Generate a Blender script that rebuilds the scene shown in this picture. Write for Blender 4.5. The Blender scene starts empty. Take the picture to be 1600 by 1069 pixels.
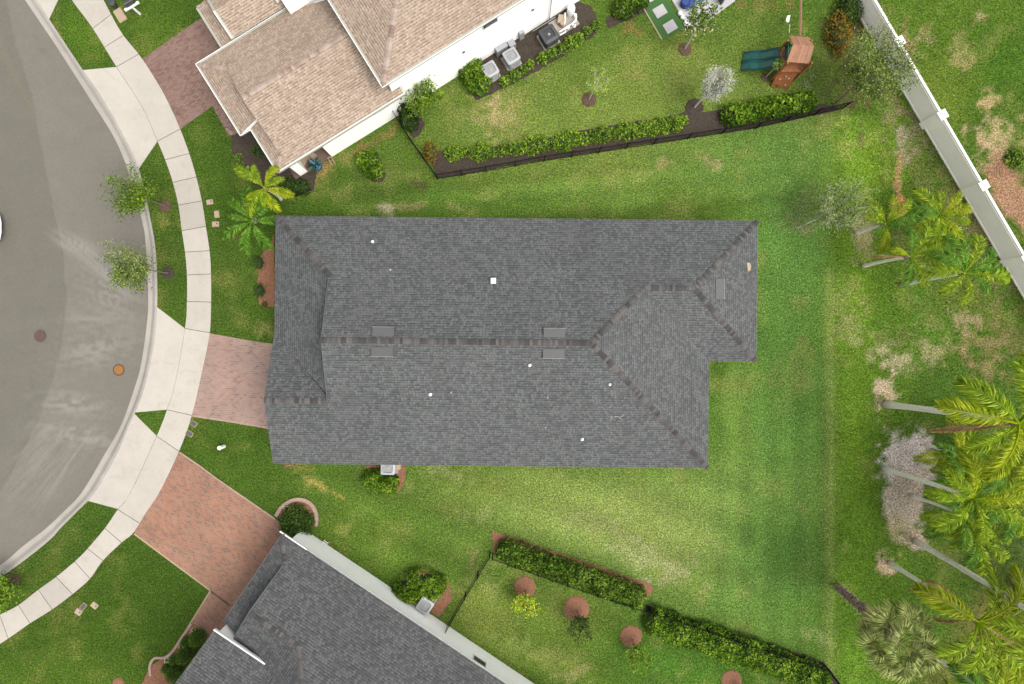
import bpy, math, random
import numpy as np
from mathutils import Vector, Matrix
random.seed(7); RNG = np.random.default_rng(7)
S = bpy.context.scene
COL = S.collection
R = math.radians
# ------------------------------------------------------------------ camera, sky, sun, exposure
H = 41.0; F = 1600*24/36
cd = bpy.data.cameras.new('camera'); cam = bpy.data.objects.new('camera', cd); COL.objects.link(cam)
cam.location = (0, 0, H); cam.rotation_euler = (0, 0, 0)
cd.sensor_width = 36; cd.lens = 24; cd.clip_end = 2000; cd.clip_start = .5
S.camera = cam
SUN_EL, SUN_AZ = R(63), R(118)      # azimuth clockwise from +Y
wd = bpy.data.worlds.new('World'); S.world = wd; wd.use_nodes = True
nt = wd.node_tree; bg = nt.nodes['Background']
sky = nt.nodes.new('ShaderNodeTexSky'); sky.sky_type = 'NISHITA'; sky.sun_disc = False
sky.sun_elevation = SUN_EL; sky.sun_rotation = SUN_AZ; sky.dust_density = 4; sky.air_density = 1.3
hs = nt.nodes.new('ShaderNodeHueSaturation'); hs.inputs['Saturation'].default_value = .25
nt.links.new(sky.outputs[0], hs.inputs['Color']); nt.links.new(hs.outputs[0], bg.inputs[0])
bg.inputs[1].default_value = .135
sl = bpy.data.lights.new('sun', 'SUN'); sun = bpy.data.objects.new('sun', sl); COL.objects.link(sun)
sl.energy = 1.35; sl.angle = R(34); sl.color = (1, .955, .88)
sd = Vector((math.sin(SUN_AZ)*math.cos(SUN_EL), math.cos(SUN_AZ)*math.cos(SUN_EL), math.sin(SUN_EL)))
sun.rotation_euler = sd.to_track_quat('Z', 'Y').to_euler(); sun.location = (0, 0, 60)
S.view_settings.view_transform = 'Standard'; S.view_settings.look = 'None'
S.view_settings.exposure = 1.12; S.view_settings.gamma = 1
S.render.resolution_x = 1024; S.render.resolution_y = 684
K = 2.5            # picture value of a sunlit white surface: albedo = picture colour / K

# ------------------------------------------------------------------ helpers
def W(px, py, z=0.0):
    k = (H-z)/F
    return ((px-800)*k, (534.5-py)*k, z)
def lin(c): c /= 255.; return c/12.92 if c <= .04045 else ((c+.055)/1.055)**2.4
def A(r, g, b): return (min(lin(r)/K, .85), min(lin(g)/K, .85), min(lin(b)/K, .85))
class MB:
    def __init__(s): s.v = []; s.f = []; s.uv = []; s.tone = []
    def face(s, pts, uv=None, tone=.5):
        n = len(s.v); s.v += [tuple(p) for p in pts]; s.f.append(tuple(range(n, n+len(pts)))); s.uv.append(uv); s.tone.append(tone); return s
    def box(s, c, d, rot=0, tone=.5, tilt=None):
        M = Matrix.Rotation(rot, 3, 'Z')
        if tilt is not None: M = M @ tilt
        P = [Vector(c) + M @ Vector((sx*d[0]/2, sy*d[1]/2, sz*d[2]/2)) for sz in (-1, 1) for sx, sy in ((-1,-1),(1,-1),(1,1),(-1,1))]
        for q in ((3,2,1,0),(4,5,6,7),(0,1,5,4),(1,2,6,5),(2,3,7,6),(3,0,4,7)): s.face([P[i] for i in q], None, tone)
        return s
    def tube(s, pts, rad, n=7, cap=True, tone=.5):
        pts = [Vector(p) for p in pts]
        if not hasattr(rad, '__len__'): rad = [rad]*len(pts)
        base = len(s.v); 
        for i, p in enumerate(pts):
            d = (pts[min(i+1, len(pts)-1)] - pts[max(i-1, 0)]).normalized()
            up = Vector((0, 0, 1)) if abs(d.z) < .9 else Vector((1, 0, 0))
            a = d.cross(up).normalized(); b = d.cross(a)
            for k in range(n):
                t = 2*math.pi*k/n; s.v.append(tuple(p + (a*math.cos(t)+b*math.sin(t))*rad[i]))
        for i in range(len(pts)-1):
            for k in range(n):
                s.f.append((base+i*n+k, base+i*n+(k+1) % n, base+(i+1)*n+(k+1) % n, base+(i+1)*n+k)); s.uv.append(None); s.tone.append(tone)
        if cap:
            s.f.append(tuple(base+k for k in range(n))[::-1]); s.uv.append(None); s.tone.append(tone)
            s.f.append(tuple(base+(len(pts)-1)*n+k for k in range(n))); s.uv.append(None); s.tone.append(tone)
        return s
    def lathe(s, c, prof, n=24, tone=.5):           # prof: (r, z)
        base = len(s.v); c = Vector(c)
        for r, z in prof:
            for k in range(n):
                t = 2*math.pi*k/n; s.v.append((c.x+r*math.cos(t), c.y+r*math.sin(t), c.z+z))
        for i in range(len(prof)-1):
            for k in range(n):
                s.f.append((base+i*n+k, base+i*n+(k+1) % n, base+(i+1)*n+(k+1) % n, base+(i+1)*n+k)); s.uv.append(None); s.tone.append(tone)
        s.f.append(tuple(base+(len(prof)-1)*n+k for k in range(n))); s.uv.append(None); s.tone.append(tone)
        return s
    def prism(s, poly, z0, z1, tone=.5):            # poly: xy list
        a = sum(poly[i][0]*poly[(i+1) % len(poly)][1]-poly[(i+1) % len(poly)][0]*poly[i][1] for i in range(len(poly)))
        if a < 0: poly = poly[::-1]
        zt = z1 if hasattr(z1, '__len__') else [z1]*len(poly)
        s.face([(p[0], p[1], zt[i]) for i, p in enumerate(poly)], None, tone)
        for i in range(len(poly)):
            j = (i+1) % len(poly); p, q = poly[i], poly[j]
            s.face([(p[0], p[1], z0), (q[0], q[1], z0), (q[0], q[1], zt[j]), (p[0], p[1], zt[i])], None, tone)
        return s
    def arr(s, V, Fc, tones):                        # numpy block
        n = len(s.v); s.v += V.tolist(); s.f += (Fc+n).tolist(); s.uv += [None]*len(Fc); s.tone += list(tones); return s
def wloc(o):
    v = Vector((0, 0, 0))
    while o is not None: v += o.location; o = o.parent
    return v
def build(name, mb, mat, parent=None, local=False, smooth=False, uv=False, label=None):
    me = bpy.data.meshes.new(name)
    v = np.array(mb.v, dtype=np.float64)
    if parent is not None and not local: v = v - np.array(wloc(parent))
    me.from_pydata(v.tolist(), [], mb.f)
    if uv:
        l = me.uv_layers.new(name='UVMap'); i = 0
        for k, fc in enumerate(mb.f):
            for j in range(len(fc)):
                l.data[i].uv = mb.uv[k][j] if mb.uv[k] else (0, 0); i += 1
    at = me.attributes.new('v', 'FLOAT', 'FACE'); at.data.foreach_set('value', np.array(mb.tone, dtype=np.float32))
    if smooth: me.polygons.foreach_set('use_smooth', [True]*len(me.polygons))
    me.materials.append(mat); me.update()
    o = bpy.data.objects.new(name, me); COL.objects.link(o)
    if parent is not None: o.parent = parent
    if label: o['label'] = label
    return o
def tag(o, label, cat, group=None):
    o['label'] = label; o['category'] = cat
    if group: o['group'] = group
    return o
def thing(name, label, cat, loc=(0, 0, 0), rz=0, group=None):
    o = bpy.data.objects.new(name, None); COL.objects.link(o); o.location = loc; o.rotation_euler = (0, 0, rz); o.empty_display_size = .3
    return tag(o, label, cat, group)
def struct(name, mb, mat, **k): o = build(name, mb, mat, **k); o['kind'] = 'structure'; return o
def dup(root, loc, rz, label, scale=1, group=None):
    r = root.copy(); COL.objects.link(r); r.location = loc; r.rotation_euler = (0, 0, rz); r.scale = (scale,)*3; r['label'] = label
    if group: r['group'] = group
    for ch in list(root.children):
        c = ch.copy(); COL.objects.link(c); c.parent = r
        for g in list(ch.children):
            d = g.copy(); COL.objects.link(d); d.parent = c
    return r
# numpy value noise
_perm = RNG.random((256, 256))
def vnoise(x, y):
    xi = np.floor(x).astype(int); yi = np.floor(y).astype(int); fx = x-xi; fy = y-yi
    fx = fx*fx*(3-2*fx); fy = fy*fy*(3-2*fy)
    g = lambda a, b: _perm[a % 256, b % 256]
    return (g(xi, yi)*(1-fx)+g(xi+1, yi)*fx)*(1-fy)+(g(xi, yi+1)*(1-fx)+g(xi+1, yi+1)*fx)*fy
def fbm(x, y, o=4): return sum(vnoise(x*2**i+17*i, y*2**i+31*i)*.5**i for i in range(o))/sum(.5**i for i in range(o))
def spline(P, n=8):
    P = [np.array(p, float) for p in P]; out = []
    for i in range(len(P)-1):
        a, b, c, d = P[max(i-1, 0)], P[i], P[i+1], P[min(i+2, len(P)-1)]
        for k in range(n):
            t = k/n; out.append(.5*((2*b)+(-a+c)*t+(2*a-5*b+4*c-d)*t*t+(-a+3*b-3*c+d)*t**3))
    out.append(P[-1]); return np.array(out)
def inpoly(x, y, poly):
    c = np.zeros_like(x, dtype=bool); n = len(poly)
    for i in range(n):
        x1, y1 = poly[i]; x2, y2 = poly[(i+1) % n]
        if y1 == y2: continue
        c ^= ((y1 > y) != (y2 > y)) & (x < (x2-x1)*(y-y1)/(y2-y1)+x1)
    return c
# ------------------------------------------------------------------ materials
def newmat(name):
    m = bpy.data.materials.new(name); m.use_nodes = True; t = m.node_tree; return m, t, t.nodes['Principled BSDF']
class NB:
    def __init__(s, t): s.t = t
    def n(s, kind, **k):
        x = s.t.nodes.new(kind)
        for a, b in k.items(): setattr(x, a, b)
        return x
    def l(s, a, b): s.t.links.new(a, b)
    def put(s, x, inp):
        if hasattr(x, 'links'): s.l(x, inp)
        else: inp.default_value = x
    def math(s, op, a, b=0., c=0.):
        x = s.n('ShaderNodeMath', operation=op); s.put(a, x.inputs[0]); s.put(b, x.inputs[1]); s.put(c, x.inputs[2]); return x.outputs[0]
    def noise(s, scale, vec, detail=3, rough=.6, dim='3D', dist=0):
        x = s.n('ShaderNodeTexNoise', noise_dimensions=dim); x.inputs['Scale'].default_value = scale; x.inputs['Detail'].default_value = detail
        x.inputs['Roughness'].default_value = rough; x.inputs['Distortion'].default_value = dist; s.l(vec, x.inputs['Vector']); return x.outputs[0]
    def mapr(s, v, a, b, c, d):
        x = s.n('ShaderNodeMapRange'); s.put(v, x.inputs[0])
        for i, q in enumerate((a, b, c, d)): x.inputs[i+1].default_value = q
        return x.outputs[0]
    def mix(s, f, a, b, mode='MIX'):
        x = s.n('ShaderNodeMix', data_type='RGBA', blend_type=mode); s.put(f, x.inputs['Factor'])
        for q, i in ((a, x.inputs['A']), (b, x.inputs['B'])):
            if hasattr(q, 'links'): s.l(q, i)
            else: i.default_value = (*q, 1) if len(q) == 3 else q
        return x.outputs['Result']
    def scalec(s, col, f):          # colour * scalar
        x = s.n('ShaderNodeVectorMath', operation='SCALE'); s.put(col if hasattr(col, 'links') else tuple(col)[:3], x.inputs[0]); s.put(f, x.inputs['Scale']); return x.outputs[0]
    def ramp(s, f, stops, const=False):
        x = s.n('ShaderNodeValToRGB'); s.put(f, x.inputs[0]); e = x.color_ramp.elements
        if const: x.color_ramp.interpolation = 'CONSTANT'
        while len(e) < len(stops): e.new(.5)
        for i, (p, c) in enumerate(stops): e[i].position = p; e[i].color = (*c, 1)
        return x.outputs[0]
    def obj(s): return s.n('ShaderNodeTexCoord').outputs['Object']
    def geo(s): return s.n('ShaderNodeNewGeometry').outputs['Position']
    def attr(s, nm, fac=True):
        x = s.n('ShaderNodeAttribute', attribute_name=nm); return x.outputs['Fac'] if fac else x.outputs['Color']
    def bump(s, h, bsdf, strength=.4, dist=.02):
        x = s.n('ShaderNodeBump'); x.inputs['Strength'].default_value = strength; x.inputs['Distance'].default_value = dist
        s.l(h, x.inputs['Height']); s.l(x.outputs[0], bsdf.inputs['Normal'])
def plain(name, col, rough=.6, metal=0, var=.12, scale=3, bump=0, tonevar=0):
    m, t, b = newmat(name); nb = NB(t); p = nb.geo()
    f = nb.mapr(nb.noise(scale, p, 5, .65), .3, .7, 1-var, 1+var)
    if tonevar: f = nb.math('MULTIPLY', f, nb.mapr(nb.attr('v'), 0, 1, 1-tonevar, 1+tonevar))
    nb.l(nb.scalec(col, f), b.inputs['Base Color']); b.inputs['Roughness'].default_value = rough; b.inputs['Metallic'].default_value = metal
    if bump: nb.bump(nb.noise(30, p, 3), b, bump)
    return m
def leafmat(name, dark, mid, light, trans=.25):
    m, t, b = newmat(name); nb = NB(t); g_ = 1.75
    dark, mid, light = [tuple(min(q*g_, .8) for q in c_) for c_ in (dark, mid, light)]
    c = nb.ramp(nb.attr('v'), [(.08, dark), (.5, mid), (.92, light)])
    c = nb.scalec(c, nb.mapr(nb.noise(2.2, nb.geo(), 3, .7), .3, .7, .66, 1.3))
    nb.l(c, b.inputs['Base Color']); b.inputs['Roughness'].default_value = .7; b.inputs['Specular IOR Level'].default_value = .12
    tr = nb.n('ShaderNodeBsdfTranslucent'); nb.l(c, tr.inputs[0]); mx = nb.n('ShaderNodeMixShader'); mx.inputs[0].default_value = trans
    out = [x for x in t.nodes if x.type == 'OUTPUT_MATERIAL'][0]
    nb.l(b.outputs[0], mx.inputs[1]); nb.l(tr.outputs[0], mx.inputs[2]); nb.l(mx.outputs[0], out.inputs[0]); return m
def cells(nb, uvs, w, h, jit=1.0):
    sep = nb.n('ShaderNodeSeparateXYZ'); nb.l(uvs, sep.inputs[0]); u, v = sep.outputs[0], sep.outputs[1]
    vr = nb.math('DIVIDE', v, h); row = nb.math('FLOOR', vr); fv = nb.math('FRACT', vr)
    wn = nb.n('ShaderNodeTexWhiteNoise', noise_dimensions='1D'); nb.l(row, wn.inputs['W'])
    off = nb.math('MULTIPLY', wn.outputs[0], jit)
    if jit == .5: off = nb.math('MULTIPLY', nb.math('FLOORED_MODULO', row, 2.), .5)
    ur = nb.math('ADD', nb.math('DIVIDE', u, w), off); cu = nb.math('FLOOR', ur); fu = nb.math('FRACT', ur)
    cb = nb.n('ShaderNodeCombineXYZ'); nb.l(cu, cb.inputs[0]); nb.l(row, cb.inputs[1])
    w2 = nb.n('ShaderNodeTexWhiteNoise', noise_dimensions='2D'); nb.l(cb.outputs[0], w2.inputs['Vector'])
    return w2.outputs[0], fu, fv, u, v
def shingle(name, dark, light, blot, row=.14, wid=.17):
    m, t, b = newmat(name); nb = NB(t); uv = nb.n('ShaderNodeTexCoord').outputs['UV']; p = nb.geo()
    r, fu, fv, u, v = cells(nb, uv, wid, row, 7.3)
    rn = nb.math('ADD', r, nb.mapr(nb.noise(1.6, p, 3), .3, .7, -.1, .1)); pick = nb.mapr(rn, .2, .8, 0, 1)
    tab = nb.mapr(fu, .45, .8, 1, .3)                                   # each light tab is narrower than its cell
    pick = nb.math('MULTIPLY', pick, tab)
    c = nb.mix(pick, dark, light)
    w3 = nb.math('FRACT', nb.math('MULTIPLY', rn, 7.31)); line = nb.math('MAXIMUM', nb.mapr(fv, .22, .48, 0, 1), nb.mapr(w3, .35, .6, .42, .86)); line = nb.mapr(line, 0, 1, .22, 1.12)                                 # shadow under the course overlap, painted as dark dashes
    big = nb.mapr(nb.noise(.35, p, 4), .3, .7, .92, 1.08)
    gr = nb.mapr(nb.noise(40, p, 2), .3, .7, .85, 1.15)
    c = nb.scalec(c, nb.math('MULTIPLY', nb.math('MULTIPLY', line, big), gr))
    c = nb.mix(nb.mapr(nb.noise(.5, p, 3), .5, .75, 0, .35), c, blot)
    nb.l(c, b.inputs['Base Color']); b.inputs['Roughness'].default_value = .85; b.inputs['Specular IOR Level'].default_value = .2
    nb.bump(nb.math('ADD', nb.math('MULTIPLY', fv, -1.), nb.math('MULTIPLY', pick, .3)), b, .35, .012); return m
def paver(name, stops, grout, w=.22, h=.11, soft=0):
    m, t, b = newmat(name); nb = NB(t); uv = nb.n('ShaderNodeTexCoord').outputs['UV']; p = nb.geo()
    r, fu, fv, u, v = cells(nb, uv, w, h, .5)
    rr = nb.math('ADD', nb.math('MULTIPLY', r, .75), nb.math('MULTIPLY', nb.mapr(nb.noise(1.0, p, 4, .7), .3, .7, 0, 1), .25))
    c = nb.ramp(rr, stops)
    g1 = nb.mapr(nb.math('MINIMUM', fv, nb.math('SUBTRACT', 1., fv)), .04, .13, 1, 0)
    g2 = nb.mapr(nb.math('MINIMUM', fu, nb.math('SUBTRACT', 1., fu)), .02, .07, 1, 0)
    g = nb.math('MULTIPLY', nb.math('MAXIMUM', g1, g2), nb.mapr(nb.noise(.45, p, 3), .35, .65, .35, 1))
    c = nb.mix(g, c, grout)
    c = nb.scalec(c, nb.math('MULTIPLY', nb.mapr(nb.noise(.5, p, 5, .6), .3, .7, .86, 1.14), nb.mapr(nb.noise(25, p, 2), .3, .7, .92, 1.08)))
    nb.l(c, b.inputs['Base Color']); b.inputs['Roughness'].default_value = .8; nb.bump(g, b, -.3, .01); return m

M = {}
def grassmat():
    m, t, b = newmat('grass'); nb = NB(t); p = nb.geo(); c0 = nb.attr('tone', False); hh = nb.n('ShaderNodeHueSaturation'); hh.inputs['Saturation'].default_value = .93; hh.inputs['Value'].default_value = 1.13; nb.l(c0, hh.inputs['Color']); c = hh.outputs[0]
    n1 = nb.mapr(nb.noise(8, p, 5, .85), .37, .63, .50, 1.62); n2 = nb.mapr(nb.noise(2.2, p, 4, .7), .3, .7, .84, 1.16); n3 = nb.mapr(nb.noise(.45, p, 3), .3, .7, .9, 1.1)
    f = nb.math('MULTIPLY', nb.math('MULTIPLY', n1, n2), n3)
    n0 = nb.mapr(nb.noise(13, p, 1, .6), .36, .64, .60, 1.45); f = nb.math('MULTIPLY', f, n0)
    c2 = nb.scalec(c, f)
    y = nb.mix(1., c2, (1.32, 1.12, 1.25), 'MULTIPLY')                 # strawy blades
    c3 = nb.mix(nb.mapr(nb.noise(5.3, p, 4, .8), .5, .72, 0, .8), c2, y)
    nb.l(c3, b.inputs['Base Color']); b.inputs['Roughness'].default_value = .9; b.inputs['Specular IOR Level'].default_value = .1
    nb.bump(nb.noise(22, p, 3, .7), b, .6, .05); return m
M['grass'] = grassmat()
def asphalt():
    m, t, b = newmat('asphalt'); nb = NB(t); p = nb.geo(); c = nb.attr('tone', False)
    f = nb.math('MULTIPLY', nb.mapr(nb.noise(12, p, 5, .85), .36, .64, .88, 1.13), nb.mapr(nb.noise(.8, p, 5, .6, dist=.6), .3, .7, .95, 1.05))
    sep = nb.n('ShaderNodeMapping'); sep.inputs['Scale'].default_value = (1, 1, 1); nb.l(p, sep.inputs[0])
    nb.l(nb.scalec(c, f), b.inputs['Base Color']); b.inputs['Roughness'].default_value = .85; nb.bump(nb.noise(60, p, 2), b, .3, .01); return m
M['asphalt'] = asphalt()
def concrete(name, col, var=.06):
    m, t, b = newmat(name); nb = NB(t); p = nb.geo()
    f = nb.math('MULTIPLY', nb.mapr(nb.noise(.7, p, 6, .65), .3, .7, 1-var, 1+var), nb.mapr(nb.noise(14, p, 4, .7), .3, .7, .96, 1.04))
    f = nb.math('MULTIPLY', f, nb.mapr(nb.attr('v'), 0, 1, .86, 1.06))
    c = nb.mix(nb.mapr(nb.noise(1.1, p, 6, .75, dist=1), .52, .72, 0, .45), nb.scalec(col, f), A(196, 184, 164))
    nb.l(c, b.inputs['Base Color']); b.inputs['Roughness'].default_value = .8; nb.bump(nb.noise(45, p, 2), b, .15, .01); return m
M['walk'] = concrete('pavement_concrete', A(226, 217, 203))
M['kerb'] = concrete('kerb_concrete', A(206, 198, 186), .12)
M['joint'] = plain('joint', A(120, 110, 90), .9)
M['stucco'] = plain('white_stucco', (.88, .86, .825), .85, var=.03, scale=1.2, bump=.1)
M['stucco2'] = plain('cream_stucco', (.78, .77, .75), .85, var=.03, scale=1.2)
M['fascia'] = plain('white_fascia', (.62, .62, .6), .5, var=.05)
M['gutter'] = plain('pale_green_gutter', A(212, 214, 196), .5, var=.05)
M['darkfascia'] = plain('grey_drip_edge', A(120, 122, 122), .6, var=.08)
M['vinyl'] = plain('wall_panel', (.9, .85, .76), .55, var=.035, scale=1)
M['vinylcap'] = plain('wall_cap', (.62, .61, .59), .5, var=.03)
M['roof'] = shingle('charcoal_shingle', A(102, 104, 104), A(128, 130, 128), A(114, 114, 112))
M['roof2'] = shingle('charcoal_shingle_near', A(92, 93, 94), A(118, 118, 117), A(112, 111, 110), .14, .19)
M['roof3'] = shingle('tan_shingle', A(190, 166, 146), A(214, 193, 172), A(200, 180, 158), .14, .2)
def capmat(name, a, b_, c_):
    m, t, b = newmat(name); nb = NB(t); c = nb.ramp(nb.attr('v'), [(0, a), (.5, b_), (1, c_)])
    nb.l(nb.scalec(c, nb.mapr(nb.noise(30, nb.geo(), 2), .3, .7, .88, 1.12)), b.inputs['Base Color']); b.inputs['Roughness'].default_value = .9; return m
M['cap'] = capmat('ridge_shingle', A(68, 65, 64), A(94, 90, 88), A(122, 116, 112))
M['cap3'] = capmat('tan_ridge_shingle', A(168, 138, 122), A(196, 170, 154), A(214, 194, 178))
M['pave1'] = paver('brown_pavers', [(0, A(128, 96, 84)), (.35, A(158, 120, 104)), (.7, A(172, 138, 122)), (1, A(150, 128, 122))], A(120, 96, 84))
M['pave2'] = paver('pink_pavers', [(0, A(138, 114, 108)), (.3, A(178, 140, 126)), (.65, A(192, 152, 136)), (1, A(156, 140, 130))], A(206, 188, 174))
M['pave3'] = paver('orange_pavers', [(0, A(126, 110, 104)), (.22, A(156, 116, 94)), (.5, A(186, 124, 94)), (.78, A(184, 136, 106)), (1, A(148, 126, 112))], A(206, 172, 150))
M['mulch'] = plain('brown_mulch', A(112, 86, 66), .95, var=.45, scale=9, bump=.8)
M['redmulch'] = plain('red_mulch', A(168, 116, 86), .95, var=.5, scale=14, bump=.8)
M['darkmulch'] = plain('dark_mulch', A(80, 66, 54), .95, var=.5, scale=7, bump=.8)
M['black'] = plain('black_aluminium', (.006, .006, .007), .8, var=.1); M['black'].node_tree.nodes['Principled BSDF'].inputs['Specular IOR Level'].default_value = .1
M['dark'] = plain('dark_grey', (.03, .032, .034), .5)
M['acgrey'] = plain('ac_casing', A(196, 198, 200), .45, var=.05)
M['actop'] = plain('ac_top_cover', A(206, 208, 208), .5, var=.04)
M['acdark'] = plain('ac_grille', A(58, 64, 70), .5)
M['blade'] = plain('fan_blade', A(206, 210, 214), .5)
M['white'] = plain('white_plastic', (.7, .7, .69), .4, var=.03)
M['lip'] = plain('vent_edge_metal', A(188, 190, 190), .5)
M['ventgrey'] = plain('roof_vent_metal', A(98, 98, 97), .6, var=.08)
M['glass'] = plain('window_glass', (.03, .035, .04), .08, var=.2)
M['bark'] = plain('bark', A(150, 136, 116), .9, var=.3, scale=12, bump=.5)
M['silver'] = plain('silver_twig', A(236, 232, 220), .8, var=.15, scale=8)
M['palmtrunk'] = plain('palm_trunk', (.62, .58, .48), .9, var=.2, scale=8, bump=.4)
M['boot'] = plain('palm_boots', A(206, 184, 158), .9, var=.4, scale=8, bump=.8, tonevar=.3)
M['wood'] = plain('cedar_wood', A(184, 112, 56), .7, var=.2, scale=6, tonevar=.12)
M['woodroof'] = plain('roof_boards', A(198, 142, 108), .75, var=.15, scale=5, tonevar=.18)
M['slide'] = plain('green_slide_plastic', A(22, 104, 96), .3, var=.12, scale=2)
M['yellow'] = plain('swing_rope', A(196, 190, 80), .6)
M['turf'] = plain('artificial_turf', A(72, 124, 52), .9, var=.12, scale=18)
M['deck'] = plain('white_travertine', A(226, 220, 222), .6, var=.07, scale=4)
M['blue'] = plain('blue_fabric', A(34, 74, 156), .6)
M['teal'] = plain('blue_pot_glaze', A(60, 104, 130), .25, var=.3, scale=6)
M['sand'] = plain('tan_stone', A(214, 188, 156), .7, var=.1)
M['pinkbox'] = plain('pink_meter_lid', A(214, 184, 170), .6, var=.08)
M['rust'] = plain('rusty_iron', A(190, 130, 60), .7, .2, var=.25, scale=9, bump=.6)
M['iron'] = plain('brown_iron', A(120, 92, 86), .7, .2, var=.25, scale=9, bump=.6)
M['rustdark'] = plain('rust_frame', A(112, 84, 56), .8)
M['edging'] = plain('cream_edging', A(212, 188, 150), .8, var=.15, scale=6)
M['bedwall'] = plain('pink_bed_edging', A(206, 176, 158), .8, var=.2, scale=6)
M['carwhite'] = plain('car_paint', (.7, .7, .7), .2, var=.02); M['tyre'] = plain('tyre', (.015,)*3, .8)
M['l_bright'] = leafmat('bright_leaf', A(44, 74, 6), A(98, 134, 22), A(156, 182, 60))
M['l_mid'] = leafmat('mid_leaf', A(42, 68, 8), A(88, 120, 26), A(142, 166, 60))
M['l_dark'] = leafmat('dark_leaf', A(28, 46, 8), A(56, 82, 24), A(92, 116, 48))
M['l_olive'] = leafmat('olive_leaf', A(66, 84, 28), A(122, 142, 68), A(176, 186, 120))
M['l_silver'] = leafmat('silver_leaf', A(150, 156, 132), A(196, 198, 180), A(226, 224, 210))
M['l_lime'] = leafmat('lime_leaf', A(104, 128, 10), A(170, 192, 36), A(206, 216, 90))
M['l_rust'] = leafmat('rust_leaf', A(96, 70, 20), A(140, 100, 34), A(112, 126, 36))
M['l_cream'] = leafmat('cream_leaf', A(150, 144, 90), A(206, 196, 140), A(232, 228, 190))
M['l_pine'] = leafmat('clipped_leaf', A(44, 70, 14), A(72, 104, 26), A(104, 134, 44))
M['f_green'] = leafmat('palm_leaf', A(66, 104, 6), A(136, 166, 18), A(196, 210, 76), .35)
M['f_yellow'] = leafmat('yellow_palm_leaf', A(100, 124, 4), A(158, 176, 18), A(206, 208, 70), .35)
M['f_deep'] = leafmat('deep_palm_leaf', A(40, 84, 12), A(90, 138, 32), A(150, 184, 80), .3)
M['f_brown'] = leafmat('dead_palm_leaf', A(138, 104, 62), A(178, 144, 92), A(204, 180, 132), .15)
M['f_sabal'] = leafmat('sabal_leaf', A(52, 70, 22), A(108, 124, 56), A(174, 178, 108), .2)
M['core'] = plain('inner_twigs', A(58, 84, 26), .95, var=.4, scale=8)
M['rachis'] = plain('leaf_stalk', A(190, 190, 110), .6)
# ------------------------------------------------------------------ the ground, road, pavements
ROAD = spline([(-10,-90),(14,-40),(38,0),(86,71),(141,157),(177,215),(199,268),(220,343),(226,381),(230,465),(228,505),(220,563),(212,596),(188,664),(162,710),(126,770),(98,800),(68,828),(33,855),(0,883),(-60,920),(-150,950)])
KERB = spline([(10,-90),(33,-40),(57,0),(77,30),(130,110),(154,144),(187,200),(217,264),(237,351),(244,401),(246,465),(243,520),(236,563),(222,619),(199,672),(182,712),(148,770),(120,800),(97,823),(73,848),(10,896),(-55,935),(-145,968)])
INN = spline([(60,-85),(85,-45),(112,0),(145,45),(182,105),(222,167),(246,221),(258,250),(270,285),(279,323),(284,361),(289,394),(292,429),(292,472),(289,513),(274,598),(261,640),(245,681),(204,770),(184,796),(164,825),(137,857),(118,876),(88,901),(60,921),(29,945),(0,960),(-40,978),(-140,1010)])
OUT = spline([(112,-85),(136,-45),(162,0),(174,23),(192,54),(223,93),(253,141),(271,177),(282,202),(296,240),(307,277),(316,316),(322,354),(328,394),(330,429),(330,472),(328,520),(317,576),(300,649),(280,705),(249,770),(229,800),(208,833),(190,848),(161,876),(141,904),(114,928),(82,952),(47,974),(0,1006),(-40,1026),(-140,1058)])
def pxy(P, z=0): return [W(a, b, z) for a, b in P]
def lin3(t): return np.array(A(*t))
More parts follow.
